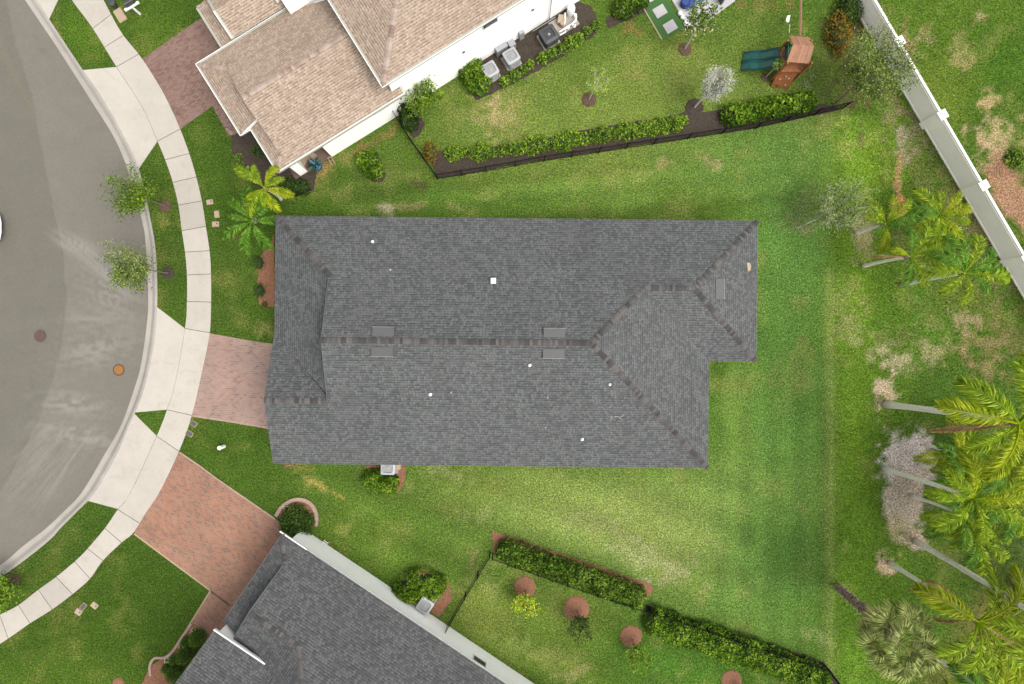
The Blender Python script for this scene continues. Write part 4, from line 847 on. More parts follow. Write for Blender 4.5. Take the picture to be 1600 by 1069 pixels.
def palm(label, px, py, tx, ty, fl, fronds, z=None, fw_=.85, tr=.13, group=None, bootlen=.4, name='palm_tree'):
    """base at pixel (px,py), crown at pixel (tx,ty): height z from where the crown shows. fronds: (dir deg in picture, kind, shape, scale)"""
    b = W(px, py); t = thing(name, label, 'palm', b, 0, group)
    if z is None: r0 = math.hypot(px-800, py-534.5); r1 = math.hypot(tx-800, ty-534.5); z = H*(1-r0/r1)
    c = W(tx, ty, z); top = Vector((c[0]-b[0], c[1]-b[1], z)); m = MB(); pts = [Vector((0, 0, -.05))+(top-Vector((0, 0, 0)))*0]
    n = 10; pts = [top*(i/n)+Vector((math.sin(i/n*math.pi)*.05, math.sin(i/n*math.pi)*.04, 0)) for i in range(n+1)]
    m.tube(pts, [tr*(1.45 if i == 0 else 1.12 if i == 1 else 1.0-.15*i/n) for i in range(n+1)], 10); build('trunk', m, M['palmtrunk'], t, local=True, smooth=True)
    m = MB(); m.tube([top-Vector((0, 0, .05)), top+Vector((0, 0, bootlen*.6)), top+Vector((0, 0, bootlen))], [tr*1.05, tr*1.25, tr*.5], 9); build('crown_shaft', m, M['boot'], t, local=True)
    kinds = {'g': 'green', 'y': 'yellow', 'd': 'deep', 'b': 'brown'}
    for a, kd_, sh, sc in fronds:
        o = bpy.data.objects.new('frond', FR[kinds[kd_], sh]); COL.objects.link(o); o.parent = t; o.location = top+Vector((0, 0, bootlen*.8 if kd_ != 'b' else bootlen*.2))
        o.rotation_euler = (random.uniform(-.2, .2), 0, R(-a)); o.scale = (fl*sc, fl*sc*fw_, fl*sc)
        if kd_ == 'b': o['label'] = 'dead brown hanging frond'
        if kd_ == 'y': o['label'] = 'yellowing frond'
    return t
def rf_(n, kinds, a0=0, scl=(.85, 1.1), shapes=(0, 1, 2)):
    return [(a0+360*i/n+random.uniform(-12, 12), random.choice(kinds), shapes[i % len(shapes)], random.uniform(*scl)) for i in range(n)]
palm('palm beside the left front corner of the middle charcoal roof, deep green fronds', 397, 343, 399, 347, 2.2, [(0,'d',1,.85),(60,'d',1,1.),(105,'d',1,1.05),(150,'d',2,1.0),(190,'d',2,.7),(225,'d',1,.95),(262,'d',1,1.05),(300,'d',1,.9),(330,'d',0,.9)], z=2.2, tr=.1)
palm('yellow-green palm by the corner of the tan roofed house', 440, 312, 417, 296, 1.9, [(15,'y',1,1.),(60,'y',1,.95),(120,'g',1,1.1),(150,'y',2,.7),(215,'g',2,1.15),(250,'g',0,.8),(300,'y',1,.9),(340,'g',0,.8),(85,'g',0,.7)], z=2.9, tr=.09)
palm('tall palm with a long bare grey trunk leaning right, near the right edge', 1385, 632, 1583, 660, 3.4, [(195,'y',2,1.1),(215,'g',1,1.1),(250,'g',0,1.),(280,'y',1,1.1),(310,'g',1,1.),(345,'g',1,1.1),(20,'g',1,1.1),(55,'g',1,1.),(85,'y',1,1.05),(120,'y',1,1.),(150,'g',2,.8),(172,'b',2,1.1),(160,'b',1,1.),(205,'b',0,.8)], tr=.17)
palm('palm with trunk rising from the upper end of the oval sandy bed', 1448, 695, 1497, 713, 2.4, rf_(10, 'ggdy'), tr=.10, bootlen=.3)
palm('short palm at the right side of the oval sandy bed', 1437, 726, 1500, 749, 2.1, rf_(10, 'gdd'), tr=.09)
palm('palm whose pale trunk crosses the middle of the oval sandy bed', 1382, 733, 1512, 776, 2.6, rf_(10, 'gggy'), tr=.14)
palm('brown stemmed palm at the lower middle of the oval sandy bed', 1425, 776, 1492, 800, 2.5, rf_(10, 'gdgg'), tr=.10)
palm('palm with lime fronds below the oval sandy bed', 1460, 805, 1518, 832, 2.6, [(5,'g',1,.9),(40,'g',1,1.),(80,'g',1,1.05),(115,'d',1,1.),(150,'g',2,.7),(185,'y',2,.9),(200,'g',1,1.),(240,'g',1,.9),(290,'d',1,.9),(330,'g',1,1.)], tr=.1)
palm('leafy palm between the oval sandy bed and the right edge', 1500, 745, 1560, 772, 2.7, rf_(10, 'dgg'), tr=.1)
palm('palm overlapping the right edge beside the sandy bed, yellow-green fronds', 1530, 692, 1592, 712, 2.6, rf_(10, 'ygg', 10), tr=.12)
palm('slender palm with brown hanging fronds, base in a small sandy patch below the bed', 1391, 880, 1520, 967, 3.1, [(210,'y',1,1.25),(285,'g',1,1.05),(310,'y',1,1.25),(340,'g',1,1.),(20,'g',1,1.2),(50,'g',1,1.15),(80,'g',1,.9),(105,'g',1,1.),(140,'g',1,1.05),(165,'b',1,.8),(222,'b',1,1.2),(240,'b',1,1.1)], tr=.12)
palm('tallest bare trunk crossing behind the lower palm, crown past the right edge', 1431, 846, 1640, 975, 3.3, rf_(10, 'ggy'), tr=.15)
palm('palm at the far right standing in a round dark mulch ring', 1586, 906, 1680, 946, 3.0, rf_(10, 'ggy'), tr=.2)
palm('palm cut off by the bottom edge right of the fan palm', 1440, 1010, 1545, 1092, 3.0, [(200,'g',1,1.),(225,'d',1,1.1),(255,'g',1,1.),(280,'y',1,1.05),(310,'y',1,.9),(340,'g',1,1.),(20,'g',1,1.),(170,'g',1,1.),(120,'g',1,1.)], tr=.13)
palm('young palm nearest the corner of the sandy strip, short grey trunk, upper left', 1339, 364, 1378, 352, 2.0, [(95,'y',1,.9),(200,'g',1,.8),(230,'g',1,1.0),(275,'g',0,.9),(310,'g',0,1.),(350,'d',1,1.),(30,'d',0,.9),(150,'d',0,.6)], fw_=.9, tr=.1)
palm('young palm with a bare trunk and one rusty hanging frond, left of the group', 1349, 416, 1415, 402, 2.1, [(185,'b',2,.9),(200,'y',1,.6),(300,'g',1,1.1),(330,'g',0,1.),(15,'g',1,1.),(60,'g',1,1.),(100,'d',1,.9),(260,'d',0,.8)], fw_=.9, tr=.1)
palm('young palm with arching yellow-tipped fronds, upper middle of the group', 1430, 345, 1462, 337, 2.0, [(350,'y',1,1.1),(60,'y',1,1.3),(85,'g',1,1.),(110,'g',0,1.2),(150,'g',1,1.),(170,'d',1,.9),(195,'d',1,1.1),(225,'g',1,1.2),(270,'g',1,.8),(305,'y',0,.9),(20,'g',0,.9)], fw_=.9, tr=.08)
palm('dark green young palm lying low, nearest the pale wall', 1408, 446, 1500, 428, 2.1, [(350,'d',2,1.1),(5,'g',2,1.3),(40,'d',1,.9),(90,'g',1,.9),(140,'g',1,.9),(180,'g',1,1.),(215,'d',1,1.1),(250,'d',1,1.2),(290,'g',1,1.2),(325,'d',1,1.1)], fw_=.9, tr=.09)
# the fan palm -------------------------------------------------------------
def fan_mesh():
    m = MB(); m.tube([(0, 0, 0), (.35, 0, .10), (.62, 0, .12)], [.02, .014, .01], 5, tone=.9); c = Vector((.62, 0, .12))
    for i in range(38):
        a = R(-125+250*i/37); L = .62*(1-.28*abs(a)/R(125))*random.uniform(.9, 1.08); d = Vector((math.cos(a), math.sin(a), 0)); n = Vector((-d.y, d.x, 0))*.022
        p1 = c+d*L*.55+Vector((0, 0, .05+.03*(i % 2))); p2 = c+d*L+Vector((0, 0, -.22*random.uniform(.4, 1.3)))
        t_ = min(1, max(0, random.gauss(.55, .22))); m.face([c, p1-n, p1+n], None, t_); m.face([p1-n, p2, p1+n], None, min(1, t_+.1))
    return m
t = thing('fan_palm', 'grey-green fan palm with rough booted trunk at the lower right', 'palm', W(1308, 917))
zt = 6.9; c = W(1400, 997, zt); b = W(1308, 917); top = Vector((c[0]-b[0], c[1]-b[1], zt)); m = MB(); n = 12
m.tube([top*(i/n) for i in range(n+1)], [.22]+[.19]*n, 10, tone=.3)
for i in range(420):
    s_ = random.uniform(.02, .98); a = random.uniform(0, 6.28); p = top*s_; L = .1+.22*s_; d = Vector((math.cos(a), math.sin(a), .9)); q = p+Vector((math.cos(a), math.sin(a), 0))*.17; nn = Vector((-math.sin(a), math.cos(a), 0))*.05
    m.face([q-nn, q+nn, q+d*L+nn*.3, q+d*L-nn*.3], None, random.random())
build('trunk', m, M['boot'], t, local=True)
fm_ = []
for k in range(3):
    o = fan_mesh(); me = bpy.data.meshes.new('frond'); me.from_pydata([tuple(v) for v in o.v], [], o.f); me.attributes.new('v', 'FLOAT', 'FACE').data.foreach_set('value', np.array(o.tone, np.float32)); me.materials.append(M['f_sabal']); fm_.append(me)
for i in range(38):
    a = i*2.39996; f = math.sqrt((i+.5)/38)*random.uniform(.7, 1.2); o = bpy.data.objects.new('frond', fm_[i % 3]); COL.objects.link(o); o.parent = t
    o.location = top+Vector((math.cos(a)*f*.75, math.sin(a)*f*.75, .55-.5*f*f)); tilt = -1.15+1.5*f
    o.rotation_euler = (random.uniform(-.6, .6), tilt+random.uniform(-.35, .35), a); o.scale = (random.uniform(.95, 1.45),)*3
for i in range(7):
    a = random.uniform(1.8, 4.2); o = bpy.data.objects.new('frond', fm_[i % 3].copy()); o.data.materials[0] = M['f_brown']; COL.objects.link(o); o.parent = t; o['label'] = 'dead brown fan frond'
    o.location = top+Vector((math.cos(a)*.3, math.sin(a)*.3, .0)); o.rotation_euler = (0, .9, a); o.scale = (1.3,)*3
# trees ---------------------------------------------------------------------
tree('street_tree', 'street tree overhanging the road, greener of the two beside the kerb', 258, 322, 3.9, 1.35, M['l_mid'], M['bark'], 4200, .09, .5, 12, lean=(-.45, .1), sec=(M['l_bright'], .8, -.6, .0), trunk_r=.036)
tree('street_tree', 'sparse olive street tree overhanging the road, lower of the two beside the kerb', 263, 427, 4.3, 1.4, M['l_olive'], M['bark'], 4300, .08, .5, 11, lean=(-.45, .0), trunk_r=.036, sec=(M['l_mid'], -.3, -1, -.2))
tree('street_tree', 'leafy green street tree at the left edge of the picture', 24, 905, 1.8, 1.15, M['l_bright'], M['bark'], 3000, .11, .3, 9, lean=(-.05, -.35))
tree('silver_tree', 'bare silvery white tree beside the play lawn', 1085, 168, 4.0, .95, M['l_silver'], M['silver'], 5200, .07, .35, 14, lean=(.55, .45), twigs=8, trunk_r=.05, up=0)
tree('wispy_tree', 'large wispy olive tree overhanging the pale wall near the play set', 1302, 165, 5.2, 2.2, M['l_olive'], M['bark'], 7600, .085, .35, 13, lean=(.7, .9), twigs=7, trunk_r=.07, sec=(M['l_mid'], 0, 1, -9))
tree('wispy_tree', 'thin wispy tree with bare pale twigs standing on the back lawn', 1247, 356, 4.2, 1.5, M['l_olive'], M['silver'], 3600, .10, .3, 11, lean=(1.4, .75), twigs=8, trunk_r=.045)
tree('young_tree', 'bright green young tree against the white wall of the tan roofed house', 668, 178, 3.2, 1.15, M['l_bright'], M['bark'], 1500, .14, .35, 8, lean=(.1, .2))
tree('young_tree', 'tiny sapling in a round mulch ring on the upper lawn', 920, 156, 2.3, .75, M['l_lime'], M['silver'], 420, .07, .5, 6, lean=(.45, .4), trunk_r=.03)
tree('young_tree', 'young tree in a mulch ring beside the artificial turf', 1070, 77, 4.0, 1.05, M['l_mid'], M['silver'], 1300, .13, .45, 8, lean=(.3, .6), trunk_r=.04, sec=(M['l_cream'], -.3, -1, .1))
tree('young_tree', 'small papaya-like sapling growing beside the green slides', 1196, 121, 1.8, .35, M['l_bright'], M['silver'], 160, .14, .8, 6, lean=(.15, .12), trunk_r=.03)
tree('young_tree', 'lime yellow young tree by the leftmost round red mulch ring', 821, 921, 1.9, .72, M['l_lime'], M['bark'], 1100, .11, .25, 8, lean=(0, -.45), trunk_r=.03)
tree('young_tree', 'dark leafed young tree by the second round red mulch ring', 902, 953, 1.9, .78, M['l_dark'], M['bark'], 900, .11, .25, 8, lean=(.1, -.55), trunk_r=.03)
tree('young_tree', 'light green young tree by the third round red mulch ring', 988, 997, 2.0, .78, M['l_bright'], M['bark'], 900, .11, .25, 8, lean=(.1, -.7), trunk_r=.03)
tree('young_tree', 'pale green young tree at the bottom edge under the last mulch ring', 1148, 1068, 2.0, .6, M['l_bright'], M['bark'], 500, .10, .3, 7, lean=(.6, -.5), trunk_r=.03)
# hedges and shrubs -----------------------------------------------------------
hedge('bright green clipped hedge left of the two air conditioners', 'hedge', [(727,96),(758,148)], 32, 1.0, M['l_bright'], .13, 300)
hedge('dark narrow clipped hedge by the black side fence', 'hedge', [(628,163),(648,206)], 22, 1.2, M['l_dark'], .10, 420)
hedge('green hedge standing alone on the lawn beside the tan roofed house', 'hedge', [(569,240),(592,280)], 26, .9, M['l_bright'], .13, 300)
hedge('long green hedge behind the black fence, left of the pair below the lawn', 'hedge', [(777,853),(830,871),(900,894),(1006,933)], 31, 1.1, M['l_mid'], .13, 300)
hedge('long bright green hedge along the black fence, right of the pair at the bottom', 'hedge', [(1006,962),(1090,990),(1180,1020),(1292,1062)], 38, 1.1, M['l_bright'], .13, 300)
hedge('dense green hedge filling the bed corner left of the play set', 'hedge', [(1124,186),(1160,181),(1205,171),(1272,163)], 27, 1.0, M['l_bright'], .15, 260)
hedge('rounded hedge around the air conditioner of the bottom house', 'hedge', [(630,938),(640,912),(664,906),(692,925)], 36, .9, M['l_bright'], .12, 420)
hedge('hedge around the air conditioner of the middle house', 'hedge', [(578,734),(590,756),(624,750)], 26, .9, M['l_bright'], .12, 420)
hedge('dark green shrubs at the porch of the tan roofed house', 'hedge', [(444,284),(462,298),(484,290)], 22, .6, M['l_dark'], .11, 380)
hedge('shrubs by the pool at the top, right of the equipment', 'hedge', [(958,24),(985,12),(1008,-4)], 28, 1.0, M['l_mid'], .13, 320)
def row(pts, n, w, h, leaf, label, group, jx=3, ls=.12, var=.3):
    P = resamp([tuple(p) for p in pts], n)
    for i, p in enumerate(P):
        shrub('shrub', label, 'shrub', p[0]+random.uniform(-jx, jx), p[1]+random.uniform(-2, 2), w*random.uniform(1-var, 1+var)/2, h*random.uniform(.7, 1.2), random.choice(leaf), ls=ls, group=group)
row([(705,243),(760,240),(830,230),(900,219),(980,208),(1068,192)], 24, 25, .65, [M['l_bright'], M['l_mid'], M['l_bright']], 'small leafy shrub in the long dark bed behind the black fence', 'shrubs in the long fence bed')
row([(786,128),(830,103),(880,75),(930,44)], 11, 19, .6, [M['l_mid'], M['l_bright'], M['l_mid']], 'loose shrub in the bed beside the air conditioners', 'shrubs beside the air conditioners')
shrub('shrub', 'orange and yellow leafed shrub at the corner of the fence bed', 'shrub', 673, 240, 12, .9, M['l_rust'], aspect=1.4)
shrub('shrub', 'large rust coloured plant beside the pale wall at the top', 'shrub', 1307, 55, 20, 1.0, M['l_rust'], n=700, ls=.14, aspect=1.8)
shrub('shrub', 'green overgrown plant by the pale wall above the wispy tree', 'shrub', 1324, 20, 22, 1.0, M['l_dark'], n=900, ls=.12)
shrub('shrub', 'dark round bush in the curved planting bed by the orange driveway', 'shrub', 466, 814, 26, 1.2, M['l_dark'], n=2200, ls=.12)
shrub('shrub', 'cream flowering plant in front of the dark round bush', 'shrub', 449, 792, 7, .25, M['l_cream'], ls=.08)
shrub('shrub', 'upper small bush between the pink driveway and the middle house', 'shrub', 406, 411, 9, .7, M['l_dark'], aspect=1.3, ls=.08)
shrub('shrub', 'lower small bush between the pink driveway and the middle house', 'shrub', 408, 455, 9, .8, M['l_dark'], aspect=1.4, ls=.08)
shrub('shrub', 'reddish low plant at the lower end of the red front bed', 'shrub', 414, 476, 6, .3, M['l_rust'], ls=.07)
for i, (x, y) in enumerate(((374, 246), (377, 258))): shrub('shrub', 'pale yellow-green seedling in the dark bed of the tan roofed house', 'shrub', x, y, 6, .3, M['l_cream'] if 0 else M['l_bright'], ls=.09, group='seedlings in the dark bed')
shrub('shrub', 'pale leafed plant under the yellow-green palm', 'shrub', 393, 268, 8, .3, M['l_olive'], ls=.09)
shrub('shrub', 'spiky grass clump in the bare soil behind the pale wall', 'shrub', 1584, 248, 15, .5, M['l_mid'], ls=.16)
shrub('shrub', 'dark plants at the hidden side of the tan roofed porch', 'shrub', 415, 232, 12, .7, M['l_dark'], ls=.11, aspect=1.8, rot=-58)
balls = [((303,1003),13,1.1,'upper right'),((291,1022),9,.8,''),((287,1036),14,1.1,''),((275,1046),9,.7,''),((270,1063),14,1.1,''),((255,1052),8,.6,'')]
for i, ((x, y), r_, h_, _) in enumerate(((( 312, 993), 12.5, 1.0, 0), ((294, 1000), 8, .7, 0), ((293, 1020), 12.5, 1.0, 0), ((276, 1028), 8, .7, 0), ((276, 1047), 12.5, 1.0, 0), ((262, 1042), 7, .6, 0))):
    big = i % 2 == 0
    shrub('clipped_bush', ('large' if big else 'small')+' clipped ball bush in the curved bed, '+['nearest the paved walk', 'middle of its row', 'nearest the bottom edge'][i//2], 'bush', x, y, r_, h_, M['l_pine'], n=int(r_*r_*11), ls=.06)
for x, y in ((304, 984), (285, 1009), (262, 1030)): shrub('groundcover', 'cream flowering groundcover at the rim of the curved bed', 'groundcover', x, y, 6.5, .15, M['l_cream'], ls=.08, group='cream groundcover at the curved bed')
# ------------------------------------------------------------------ fences and the pale boundary wall
def picket_fence(label, pts, h=1.2, group=None):
    P = [Vector(W(*p)) for p in pts]; c = P[0]; t = thing('metal_fence', label, 'fence', tuple(c), 0, group)
    for i in range(len(P)-1):
        A_, B_ = P[i], P[i+1]; L = (B_-A_).length; n = max(1, round(L/1.85)); d = (B_-A_)/L; a = math.atan2(d.y, d.x)
        for k in range(n+1 if i == len(P)-2 else n):
            m = MB(); q = A_+d*L*k/n; m.box((q.x, q.y, h/2), (.055, .055, h+.06), a); m.box((q.x, q.y, h+.04), (.075, .075, .02), a); build('post', m, M['black'], t)
        for k in range(n):
            m = MB(); a0 = A_+d*L*k/n; a1 = A_+d*L*(k+1)/n; mid_ = (a0+a1)/2
            for z in (h-.03, h-.2, .12): m.box((mid_.x, mid_.y, z), (L/n, .024, .024), a)
            np_ = max(2, int(L/n/.105))
            for j in range(1, np_): q = a0.lerp(a1, j/np_); m.box((q.x, q.y, h/2+.02), (.015, .015, h-.06), a)
            build('picket_panel', m, M['black'], t)
    return t
picket_fence('black metal picket fence along the long dark bed of shrubs', [(684,280),(760,268),(850,252),(1020,226),(1180,201),(1316,170)])
picket_fence('black metal fence from the tan roofed house to the corner of the long bed', [(613,174),(640,218),(682,277)])
picket_fence('black metal fence running from the hedge to the white wall of the bottom house', [(766,862),(728,925),(693,986)])
picket_fence('black metal picket fence in front of the darker lower hedge', [(770,865),(840,890),(930,921),(1011,947)])
picket_fence('black metal picket fence behind the brighter bottom hedge', [(1014,947),(1100,976),(1190,1006),(1285,1036),(1312,1072)])
m = MB(); 
bw = thing('boundary_wall', 'pale precast boundary wall with square capped posts crossing the top right', 'wall', W(1436, 189))
ang = math.atan2(-(467-0), (1600-1327)); dvec = Vector((math.cos(ang), math.sin(ang))); nvec = Vector((math.sin(ang)*-1, math.cos(ang)))
if nvec.x < 0: nvec = -nvec
def base_at(py): return Vector(W(1327+.5835*py, py)[:2])
HW = 1.74; TH = .12
posts = []
for tx, ty in ((1337,-53),(1405,65),(1472,180),(1537,290),(1603,405),(1668,520)):
    q = Vector(W(tx, ty, HW+.12)[:2]); posts.append(q)
for i, q in enumerate(posts):
    # project on wall axis
    b0 = base_at(0)+nvec*TH/2; s_ = (q-b0).dot(dvec); c = b0+dvec*s_; posts[i] = c
    m = MB(); m.box((c.x, c.y, (HW+.06)/2), (.44, .42, HW+.06), ang); p = build('post', m, M['vinyl'], bw)
    m = MB(); m.box((c.x, c.y, HW+.095), (.52, .52, .07), ang); m.box((c.x, c.y, HW+.145), (.42, .42, .03), ang); build('post_cap', m, M['vinylcap'], p)
for i in range(len(posts)-1):
    a0, a1 = posts[i]+dvec*.22, posts[i+1]-dvec*.22; c = (a0+a1)/2; L = (a1-a0).length
    m = MB(); m.box((c.x, c.y, HW/2), (L, TH, HW), ang); 
    pn = build('panel', m, M['vinyl'], bw)
    m = MB(); m.box((c.x, c.y, HW+.03), (L, TH+.02, .06), ang); build('coping', m, M['vinylcap'], bw)
    m = MB(); m.box((c.x, c.y, HW-.09), (L, TH+.05, .04), ang); m.box((c.x, c.y, .06), (L, TH+.05, .12), ang); build('moulding', m, M['vinyl'], bw)
# ------------------------------------------------------------------ air conditioners
def rrect(w, d, r, n=5):
    P = []
    for cx, cy, a0 in ((w/2-r, d/2-r, 0), (-w/2+r, d/2-r, 90), (-w/2+r, -d/2+r, 180), (w/2-r, -d/2+r, 270)):
        for k in range(n+1): a = R(a0+90*k/n); P.append((cx+r*math.cos(a), cy+r*math.sin(a)))
    return P
def ac_unit(label, px, py, rot, h=.85, w=.84, mat='acgrey', cat='air conditioner', name='air_conditioner', top='actop', rimg=.36):
    x, y, _ = W(px, py, h); t = thing(name, label, cat, (x, y, 0), R(rot)); pr = rrect(w, w, .10)
    m = MB(); m.prism(rrect(w+.12, w+.12, .02, 1), 0, .07); build('pad', m, M['kerb'], t, local=True)
    m = MB(); m.prism(rrect(w-.05, w-.05, .09), .07, h-.05)
    for k in range(14):
        z = .13+k*(h-.25)/14
        for sx, sy in ((1, 0), (-1, 0), (0, 1), (0, -1)): m.box((sx*(w/2-.02), sy*(w/2-.02), z), (.02 if sx else w-.26, .02 if sy else w-.26, .018))
    build('casing', m, M[mat], t, local=True)
    m = MB(); out_ = rrect(w, w, .11, 9); n = len(out_); z0, z1 = h-.05, h; inn_ = [(rimg*math.cos(math.atan2(p[1], p[0])), rimg*math.sin(math.atan2(p[1], p[0]))) for p in out_]
    for i in range(n):
        j = (i+1) % n; m.face([(*out_[i], z0), (*out_[j], z0), (*out_[j], z1-.01), (*out_[i], z1-.01)]); m.face([(*out_[i], z1-.01), (*out_[j], z1-.01), (*inn_[j], z1+.02), (*inn_[i], z1+.02)]); m.face([(*inn_[i], z1+.02), (*inn_[j], z1+.02), (*inn_[j], z0-.1), (*inn_[i], z0-.1)])
    build('top_cover', m, M[top], t, local=True)
    m = MB(); m.lathe((0, 0, h-.14), [(rimg, 0), (rimg, .004)], 28); build('shroud', m, M['acdark'], t, local=True)
    m = MB()
    for k in range(5):
        a = k*math.pi*.4+.4; pts = [(math.cos(a-.2)*.07, math.sin(a-.2)*.07, h-.09), (math.cos(a-.24)*rimg*.92, math.sin(a-.24)*rimg*.92, h-.10), (math.cos(a+.22)*rimg*.92, math.sin(a+.22)*rimg*.92, h-.05), (math.cos(a+.25)*.07, math.sin(a+.25)*.07, h-.06)]; m.face(pts)
    m.lathe((0, 0, h-.1), [(.085, 0), (.085, .06), (.03, .09)], 14); build('fan', m, M['blade'], t, local=True)
    m = MB()
    for k in range(14): a = k*math.pi/7; m.tube([(math.cos(a)*.06, math.sin(a)*.06, h+.02), (math.cos(a+.12)*rimg, math.sin(a+.12)*rimg, h+.022)], .003, 4, cap=False)
    for r_ in (.1, .2, .3):
        if r_ < rimg: m.tube([(math.cos(a)*r_, math.sin(a)*r_, h+.025) for a in np.linspace(0, 2*math.pi, 24)], .004, 4, cap=False)
    build('grille', m, M['acgrey' if mat == 'acgrey' else 'dark'], t, local=True); return t
ac_unit('light grey air conditioner next to the bright clipped hedge', 766, 108, 31)
ac_unit('light grey air conditioner nearer the black pool heater', 799, 87, 31)
ac_unit('light grey air conditioner half under the eave of the middle house', 606, 731, -.6)
ac_unit('light grey air conditioner beside the white wall of the bottom house', 664, 947, -34)
ac_unit('black round topped pool heater beside the pool pump', 858, 53, 31, h=.8, w=.95, mat='dark', cat='pool heater', name='pool_heater', top='dark', rimg=.36)
x, y, _ = W(622, 729, .4); m = MB(); m.box((x, y, .25), (.28, .3, .5)); m.box((x, y, .52), (.32, .34, .04)); tag(build('electrical_box', m, M['sand']), 'small tan box right of the air conditioner of the middle house', 'box')
# pool equipment
pe = thing('pool_pump_set', 'white pool filter, pump and pipes beside the black heater', 'pool equipment', W(880, 42))
m = MB(); x, y, _ = W(881, 38); m.box((x, y, .04), (1.6, 1.0, .08), R(31)); build('pad', m, M['kerb'], pe)
m = MB(); x, y, _ = W(891, 22); m.lathe((x, y, .08), [(.22, 0), (.24, .1), (.24, .65), (.2, .8), (.06, .86)], 20); build('filter_tank', m, M['white'], pe, smooth=True)
m = MB(); x, y, _ = W(898, 28); m.lathe((x, y, .08), [(.10, 0), (.10, .3), (.07, .34)], 14); build('chlorinator', m, M['white'], pe)
m = MB(); x, y, _ = W(875, 34); m.box((x, y, .25), (.5, .28, .3), R(80)); m.lathe((x+.1, y-.3, .1), [(.12, 0), (.12, .32), (.09, .36)], 14); build('pump', m, M['sand'], pe)
m = MB()
def pp_(*q): m.tube([W(*a) for a in q], .035, 7)
pp_((874,50,.35),(900,33,.35),(900,24,.35),(893,20,.35)); pp_((875,55,.3),(884,50,.3),(882,46,.3),(890,42,.3)); pp_((883,20,.5),(883,32,.5),(882,38,.3)); pp_((888,44,.0),(888,44,.4)); pp_((897,42,.0),(897,42,.42)); pp_((893,38,.4),(899,32,.4),(901,26,.4))
build('pipe', m, M['white'], pe)
m = MB(); 
for a in ((888,46),(894,42),(898,43)): x, y, _ = W(*a); m.lathe((x, y, 0), [(.06, 0), (.06, .3), (.03, .36)], 10)
build('valve', m, M['white'], pe)
# ------------------------------------------------------------------ play set
ps = thing('play_set', 'wooden play set with two green slides and a boarded roof', 'play set', W(1228, 108))
DZ = 1.45
dk = [W(1217,84,DZ), W(1247,84,DZ), W(1247,106,DZ), W(1217,106,DZ)]
dcx = sum(p[0] for p in dk)/4; dcy = sum(p[1] for p in dk)/4; dw, dh = 1.35, 1.25
dcx, dcy, _ = W(1236, 95, DZ)
for sx in (-1, 1):
    for sy in (-1, 1):
        m = MB(); m.box((dcx+sx*dw/2, dcy+sy*dh/2, 1.35), (.1, .1, 2.7), 0, .4); build('post', m, M['wood'], ps)
m = MB()
for k in range(9): m.box((dcx-dw/2+.08+k*(dw-.16)/8, dcy, DZ), (.14, dh, .04), 0, random.random())
build('deck', m, M['wood'], ps)
m = MB()
for sx in (-1, 1):
    for k in range(8): m.box((dcx+sx*(dw/2-.01 if sx > 0 else dw/2-.01), dcy-dh/2+.1+k*(dh-.2)/7, DZ+.35), (.03, .10, .6), 0, random.random()) if sx > 0 else None
m.box((dcx, dcy+dh/2, DZ+.6), (dw, .04, .12)); m.box((dcx+dw/2, dcy, DZ+.68), (.04, dh, .12)); m.box((dcx, dcy-dh/2, DZ-.1), (dw, .04, .16)); m.box((dcx-dw/2, dcy, DZ-.1), (.04, dh, .16))
build('railing', m, M['wood'], ps)
# boarded hip-like roof: two pitches running left to right with boards across
rz_ = 2.75; m = MB(); rx0, rx1 = dcx-.62, dcx+.78; ry0, ry1 = dcy-.72, dcy+.78
P0 = [W(1234,57,2.5), W(1266,59,2.55), W(1275,72,2.35), W(1264,100,2.45), W(1229,97,2.5), W(1239,70,3.0)]
nb_ = 11; top_l, top_r = Vector(W(1239,70,3.0)), Vector(W(1272,73,2.8))
for (a, b, c_, d) in ((Vector(W(1233,56,2.5)), Vector(W(1265,59,2.45)), top_l, top_r), (Vector(W(1229,97,2.45)), Vector(W(1264,100,2.4)), top_l, top_r)):
    for k in range(nb_):
        f0, f1 = k/nb_, (k+.93)/nb_; q = [a.lerp(b, f0), a.lerp(b, f1), c_.lerp(d, f1), c_.lerp(d, f0)]; up_ = Vector((0, 0, .03)); tn = random.random()
        m.face([p+up_ for p in q], None, tn); m.face([p for p in q[::-1]], None, tn)
        for i in range(4): j = (i+1) % 4; m.face([q[i], q[j], q[j]+up_, q[i]+up_], None, tn)
build('roof', m, M['woodroof'], ps)
m = MB(); m.tube([W(1231,62,2.4), W(1232,74,2.9), W(1230,96,2.4)], .04, 5); m.face([W(1226,66,1.9), W(1233,64,2.4), W(1236,70,2.9), W(1232,82,2.6), W(1229,94,2.2), W(1226,92,1.8)]); build('end_panel', m, M['slide'], ps)
